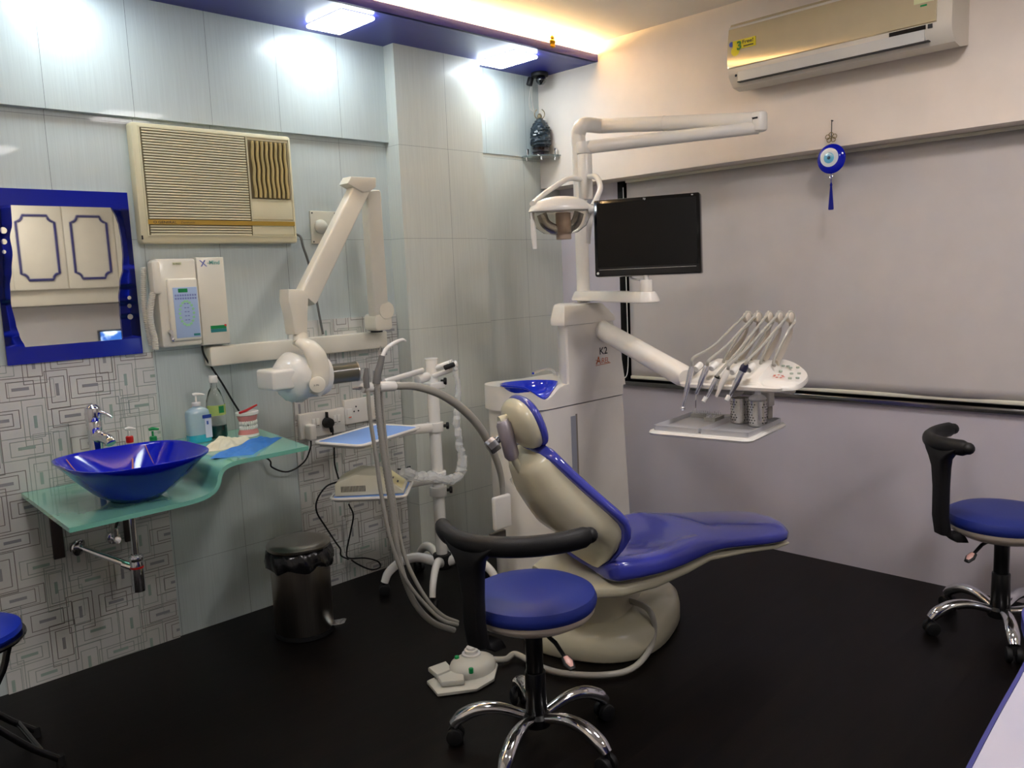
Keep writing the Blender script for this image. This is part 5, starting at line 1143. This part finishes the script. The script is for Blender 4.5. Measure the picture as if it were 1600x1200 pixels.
# ---------------------------------------------------------------- foot pedal and its hose
fp = thing('foot_pedal', 'light grey three-paddle foot control with green buttons on the floor', 'foot pedal', (1.90, 2.28, 0))
PG = mat('pedal_grey', 'B9B8AE', .4)
fl = lambda x, y_, z: at(x, y_, 2, z)
def slab(pts, z0, z1, name, m_, bev=.93):
    b_ = [fl(x, y_, (z0+z1)/2) for x, y_ in pts]; c_ = sum(b_, V((0, 0, 0)))/len(b_)
    lay = lambda k, z: [V((c_.x+(p.x-c_.x)*k, c_.y+(p.y-c_.y)*k, z)) for p in b_]
    q = MB(); q.use(m_).rings([lay(.97, z0), lay(1, z0+.003), lay(1, z1-.004), lay(bev, z1)]); return q.build(name, None, fp, ang=50)
slab([(667, 1066), (684, 1086), (700, 1084), (745, 1078), (772, 1062), (778, 1040), (770, 1025), (745, 1020), (715, 1030), (700, 1052)], .001, .018, 'base', PG)
def ps(x, y_, r, n=26): c_ = fl(x, y_, .035); return c_
c_ = fl(735, 1042, .03)
q = MB(); q.use(PG).rings([[(c_.x+(.085*k)*math.cos(2*PI*j/36)*1.15+.01*k, c_.y+(.08*k)*math.sin(2*PI*j/36), z) for j in range(36)] for k, z in ((1, .0182), (1, .032), (.9, .052), (.7, .062), (.3, .066), (.02, .067))]); q.build('pedal_body', None, fp, ang=50)
q = MB(); q.use(GREYP); cc = V((c_.x+.025, c_.y+.02, .06)); q.lathe([(.035, .0), (.036, .012), (.026, .014), (.026, .026), (.018, .027), (.018, .036), (.004, .037)], cc, 30); q.build('round_button', None, fp)
for a_, b_ in ((714, 1028), (736, 1047)):
    p = fl(a_, b_, .064); MB().use(GREEN).cyl(V((p.x, p.y, .052)), V((p.x, p.y, .072)), .009, seg=16, bev=.002).build('green_button', None, fp)
slab([(669, 1046), (683, 1058), (708, 1048), (697, 1036)], .022, .040, 'paddle', PG)
slab([(684, 1060), (690, 1070), (726, 1066), (724, 1054), (710, 1049)], .022, .040, 'paddle', PG)
o = MB().use(HOSES).tube([V((c_.x+.09, c_.y-.01, .03)), fl(790, 1030, .02), fl(806, 1022, .02), fl(840, 1040, .018), fl(880, 1052, .016), fl(940, 1055, .016), fl(985, 1046, .018), fl(1012, 1020, .03), at(1022, 990, 2, .075), at(1018, 960, 2, .15), at(1002, 945, 2, .16), at(970, 937, 2, .16), at(930, 938, 2, .17)], .012, 12, sm=7).build('pedal_hose'); single(o, 'grey hose sweeping from the foot pedal around the chair base', 'hose')

# ---------------------------------------------------------------- split air conditioner
sp_ = thing('split_air_conditioner', 'champagne split air conditioner high on the window wall', 'air conditioner', (3.7, 1.65, 2.33))
CH = mat('champagne_panel', 'D9C9A6', .14, .35, coat=.8)
LOW = mat('split_lower_cream', 'D6CFC2', .35)
def pr(dx, z): return (3.81-dx, z)
y0s, y1s = 1.16, 2.13
def sect(pts, ya, yb, m_, name, n=1, lab=None):
    q = MB(); q.use(m_).rings([[(x, ya, z) for x, z in pts], [(x, yb, z) for x, z in pts]]); return q.build(name, None, sp_, label=lab)
sect([pr(.001, 2.345), pr(.10, 2.325), pr(.16, 2.335), pr(.195, 2.375), pr(.20, 2.41), pr(.19, 2.60), pr(.15, 2.62), pr(.001, 2.62)], y0s, y1s, LOW, 'housing')
q = MB(); q.use(CH); cv = [(.196, 2.412), (.206, 2.418), (.208, 2.46), (.204, 2.53), (.192, 2.59), (.17, 2.618)]
rs = []
for yy, k in ((y1s-.0, .96), (y1s-.012, 1), (y0s+.07, 1), (y0s+.055, .98)):
    rs.append([pr(.19, 2.413)[:1]+(yy, 2.413)]+[(3.81-.19-(d-.19)*k if d > .19 else 3.81-d, yy, z) for d, z in cv]+[(3.81-.165, yy, 2.60)])
q.rings(rs); q.build('front_panel', None, sp_, ang=30, label='glossy champagne front panel')
q = MB(); q.use(GREYP).box((3.81-.2015, y0s+.10, 2.352), (3.81-.15, y1s-.05, 2.395)); q.use(INK).box((3.81-.199, y0s+.085, 2.349), (3.81-.15, y1s-.045, 2.3525)); q.build('air_flap', None, sp_)
q = MB(); q.use(mat('display_black', '15110D', .1, coat=.5)).box((3.81-.203, y0s+.095, 2.395), (3.81-.19, y0s+.235, 2.411)); q.use(INK).box((3.81-.203, y0s+.07, 2.395), (3.81-.19, y0s+.087, 2.411)); q.build('display', None, sp_, label='black display strip')
q = MB(); xx = 3.81-.2090; q.use(mat('sticker_yellow', 'DFD21E', .45)).box((xx, 1.985, 2.492), (xx+.006, 2.10, 2.532)); q.sphere((xx+.001, 2.088, 2.487), .022, (.06, 1, 1), 14)
q.use(mat('sticker_green', '3C7A2A', .5)).text('3', (xx-.0008, 2.078, 2.49), (0, -1, 0), (0, 0, 1), .036, bold=.04, d=.0006); q.use(INK).text('Free!', (xx-.0008, 2.05, 2.512), (0, -1, 0), (0, 0, 1), .015, width=.055, bold=.02, d=.0006); q.box((xx-.0008, 1.995, 2.498), (xx-.0002, 2.045, 2.503))
q.use(mat('sticker_blue', '3B4FA8', .5)).sphere((xx+.001, 2.108, 2.52), .012, (.08, 1, 1), 10); q.build('sticker', None, sp_, label='yellow sticker reading 3 Free!')
q = MB(); q.use(mat('energy_label', 'C9CFA0', .5)).box((3.81-.206, 1.225, 2.462), (3.81-.2045, 1.30, 2.61)); q.use(GREEN).box((3.81-.2068, 1.25, 2.476), (3.81-.2058, 1.275, 2.488)); q.build('energy_label', None, sp_)
q = MB(); q.use(INK).cyl((3.81-.199, 2.09, 2.380), (3.81-.2005, 2.09, 2.380), .006, seg=14); q.text('LG', (3.81-.2003, 2.078, 2.3765), (0, -1, 0), (0, 0, 1), .008, d=.0004); q.build('maker_mark', None, sp_)

# ---------------------------------------------------------------- evil eye charm
ey = thing('evil_eye_charm', 'round blue glass evil eye charm with a tassel hanging on the beam', 'charm', (3.795, 1.715, 1.73))
ex = 3.79; ez = 1.968
MB().use(INK).cyl((3.81, 1.718, 2.137), (3.797, 1.718, 2.137), .003, seg=8).tube([(3.80, 1.718, 2.137), (3.797, 1.718, 2.05)], .002, 6).build('cord', None, ey)
q = MB(); q.use(mat('gold_cord', '7E6A3A', .4, .5))
for k in range(5):
    a = math.radians(90+72*k); q.tube([(ex+.004, 1.718+.017*math.cos(a)+.010*math.cos(b_), 2.062+.013*math.sin(a)+.010*math.sin(b_)) for b_ in [2*PI*j/10 for j in range(10)]], .0017, 6, closed=True)
q.build('cord_knot', None, ey)
def eyd(r, x0, x1, m_, name, dy=0, dz=0, lab=None):
    q = MB(); q.use(m_); q.rings([[(x, 1.718+dy+r*k*math.cos(2*PI*j/40), ez+dz+r*k*math.sin(2*PI*j/40)) for j in range(40)] for x, k in ((x0, .97), (x0-.004, 1), (x0-.010, .93), (x1, .6), (x1-.001, .05))]); return q.build(name, None, ey, ang=60, label=lab)
eyd(.066, 3.802, 3.786, COBALT, 'glass_disc')
def flat(r, x, m_, name, dy, dz):
    MB().use(m_).rings([[(x+.0035, 1.718+dy+r*math.cos(2*PI*j/32), ez+dz+r*math.sin(2*PI*j/32)) for j in range(32)], [(x+.0002, 1.718+dy+r*math.cos(2*PI*j/32), ez+dz+r*math.sin(2*PI*j/32)) for j in range(32)], [(x, 1.718+dy+r*.95*math.cos(2*PI*j/32), ez+dz+r*.95*math.sin(2*PI*j/32)) for j in range(32)]]).build(name, None, ey)
flat(.042, 3.7842, mat('eye_white', 'E8EEF0', .1, coat=1), 'white_ring', .004, .006); flat(.024, 3.7825, mat('eye_sky', '62B4DA', .1, coat=1), 'sky_ring', .005, .004); flat(.0075, 3.781, mat('eye_dark', '10324A', .1, coat=1), 'pupil', .005, .004)
q = MB(); q.use(CHROME).tube([(3.797, 1.718+.007*math.cos(b_), 1.888+.007*math.sin(b_)) for b_ in [2*PI*j/12 for j in range(12)]], .0018, 6, closed=True); q.use(COBALT).cyl((3.797, 1.718, 1.905), (3.797, 1.718, 1.86), .0015, seg=6); q.build('ring', None, ey)
q = MB(); q.use(mat('tassel_blue', '1420A0', .8, bump=1, bscale=60, stretch=(30, 30, .5))).lathe([(.003, 0), (.006, -.01), (.0045, -.016), (.010, -.09), (.012, -.118), (.010, -.122)][::-1], (3.797, 1.718, 1.862), 16); q.build('tassel', None, ey)

# ---------------------------------------------------------------- corner shelf with the figure, camera, hanging ornament
sh = thing('corner_shelf', 'small clear glass shelf with steel clips in the wall corner', 'shelf', (3.74, 3.46, 2.195))
MB().use(mat('shelf_glass', 'DCEBE8', .05, trans=.8, coat=.5)).rings([[(3.81, 3.53, z)]+[(3.81-.165*math.cos(t), 3.53-.165*math.sin(t), z) for t in [math.radians(90*k/12) for k in range(13)]] for z in (2.194, 2.201)]).build('glass_plate', None, sh)
for x, y in ((3.672, 3.515), (3.795, 3.40), (3.71, 3.43)):
    MB().use(CHROME).cyl((x, y, 2.172), (x, y, 2.193), .007, seg=14).build('clip', None, sh)
for x, y in ((3.665, 3.50), (3.79, 3.385)):
    MB().use(CHROME).box((x-.008, y-.006, 2.2015), (x+.008, y+.006, 2.24), .002).build('clip', None, sh)
fg = thing('stone_figure', 'dark carved stone figure on a round wooden base on the corner shelf', 'ornament', (3.745, 3.465, 2.202))
c = (3.742, 3.462, 2.2018)
MB().use(mat('dark_wood_base', '1E120F', .25, coat=.6)).lathe([(.045, 0), (.052, .004), (.046, .014), (.052, .022), (.046, .032), (.050, .044), (.042, .048)], c, 32).build('wooden_base', None, fg)
q = MB(); q.use(mat('dark_jade_stone', '2C3840', .3, coat=.4, bump=1, bscale=30, var=.5, vscale=40)); rn = random.Random(12); rs = []
for i in range(26):
    f = i/25; r = [.050, .060, .062, .062, .061, .060, .060, .059, .056, .052, .044, .032, .02][min(12, int(f*12.99))]
    rs.append([(c[0]+(r*(1+rn.uniform(-.16, .16)))*math.cos(2*PI*j/26)*.95, c[1]+(r*(1+rn.uniform(-.16, .16)))*math.sin(2*PI*j/26)*.95, c[2]+.048+f*.165) for j in range(26)])
q.rings(rs); q.sphere((c[0]-.02, c[1]-.02, c[2]+.19), .022, (1, 1, 1.1), 12); q.build('carved_figure', None, fg, ang=20)
q = MB(); q.use(mat('brass_antlers', '8A7B5E', .4, .6))
for s_ in (-1, 1): q.tube([(c[0], c[1], c[2]+.205), (c[0]+s_*.018, c[1]-s_*.018, c[2]+.225), (c[0]+s_*.020, c[1]-s_*.02, c[2]+.25), (c[0]+s_*.010, c[1]-s_*.010, c[2]+.268)], .003, 8, sm=4)
q.sphere((c[0], c[1], c[2]+.225), .015, (1, 1, 1.3), 12); q.build('finial', None, fg, label='brass finial')
cmr = thing('dome_camera', 'small black dome security camera under the blue soffit in the corner', 'security camera', (3.72, 3.43, 2.60))
MB().use(BLACK).cyl((3.72, 3.43, 2.645), (3.72, 3.43, 2.6679), .05, seg=30, bev=.004).build('mount', None, cmr)
q = MB(); q.use(mat('dome_black', '0B0B0D', .08, coat=1)).sphere((3.715, 3.415, 2.625), .030, (1, 1, 1), 24); q.build('dome', None, cmr)
q = MB(); q.use(BLACK).cyl((3.68, 3.48, 2.60), (3.69, 3.47, 2.645), .018, seg=16, bev=.004); q.build('side_joint', None, cmr)
q = MB(); q.use(GREYP).tube([(3.70, 3.47, 2.62), (3.705, 3.485, 2.55), (3.715, 3.49, 2.50), (3.735, 3.50, 2.47)], .0018, 6, sm=5); q.tube([(3.69, 3.47, 2.61), (3.69, 3.49, 2.54), (3.70, 3.50, 2.48), (3.72, 3.49, 2.46)], .0018, 6, sm=5); q.build('wires', None, cmr)
o = MB().use(mat('gold_ornament', 'C79A18', .25, .8, bump=.5)).rings([[(3.412+r*math.cos(2*PI*j/12), 3.045+r*.5*math.sin(2*PI*j/12), z) for j in range(12)] for r, z in ((.006, 2.678), (.018, 2.684), (.014, 2.694), (.019, 2.702), (.022, 2.712), (.012, 2.72), (.016, 2.728), (.010, 2.738), (.003, 2.742))]).build('gold_ornament'); single(o, 'little gold ornament hooked on the edge of the blue soffit', 'ornament')
o.location.z += 0
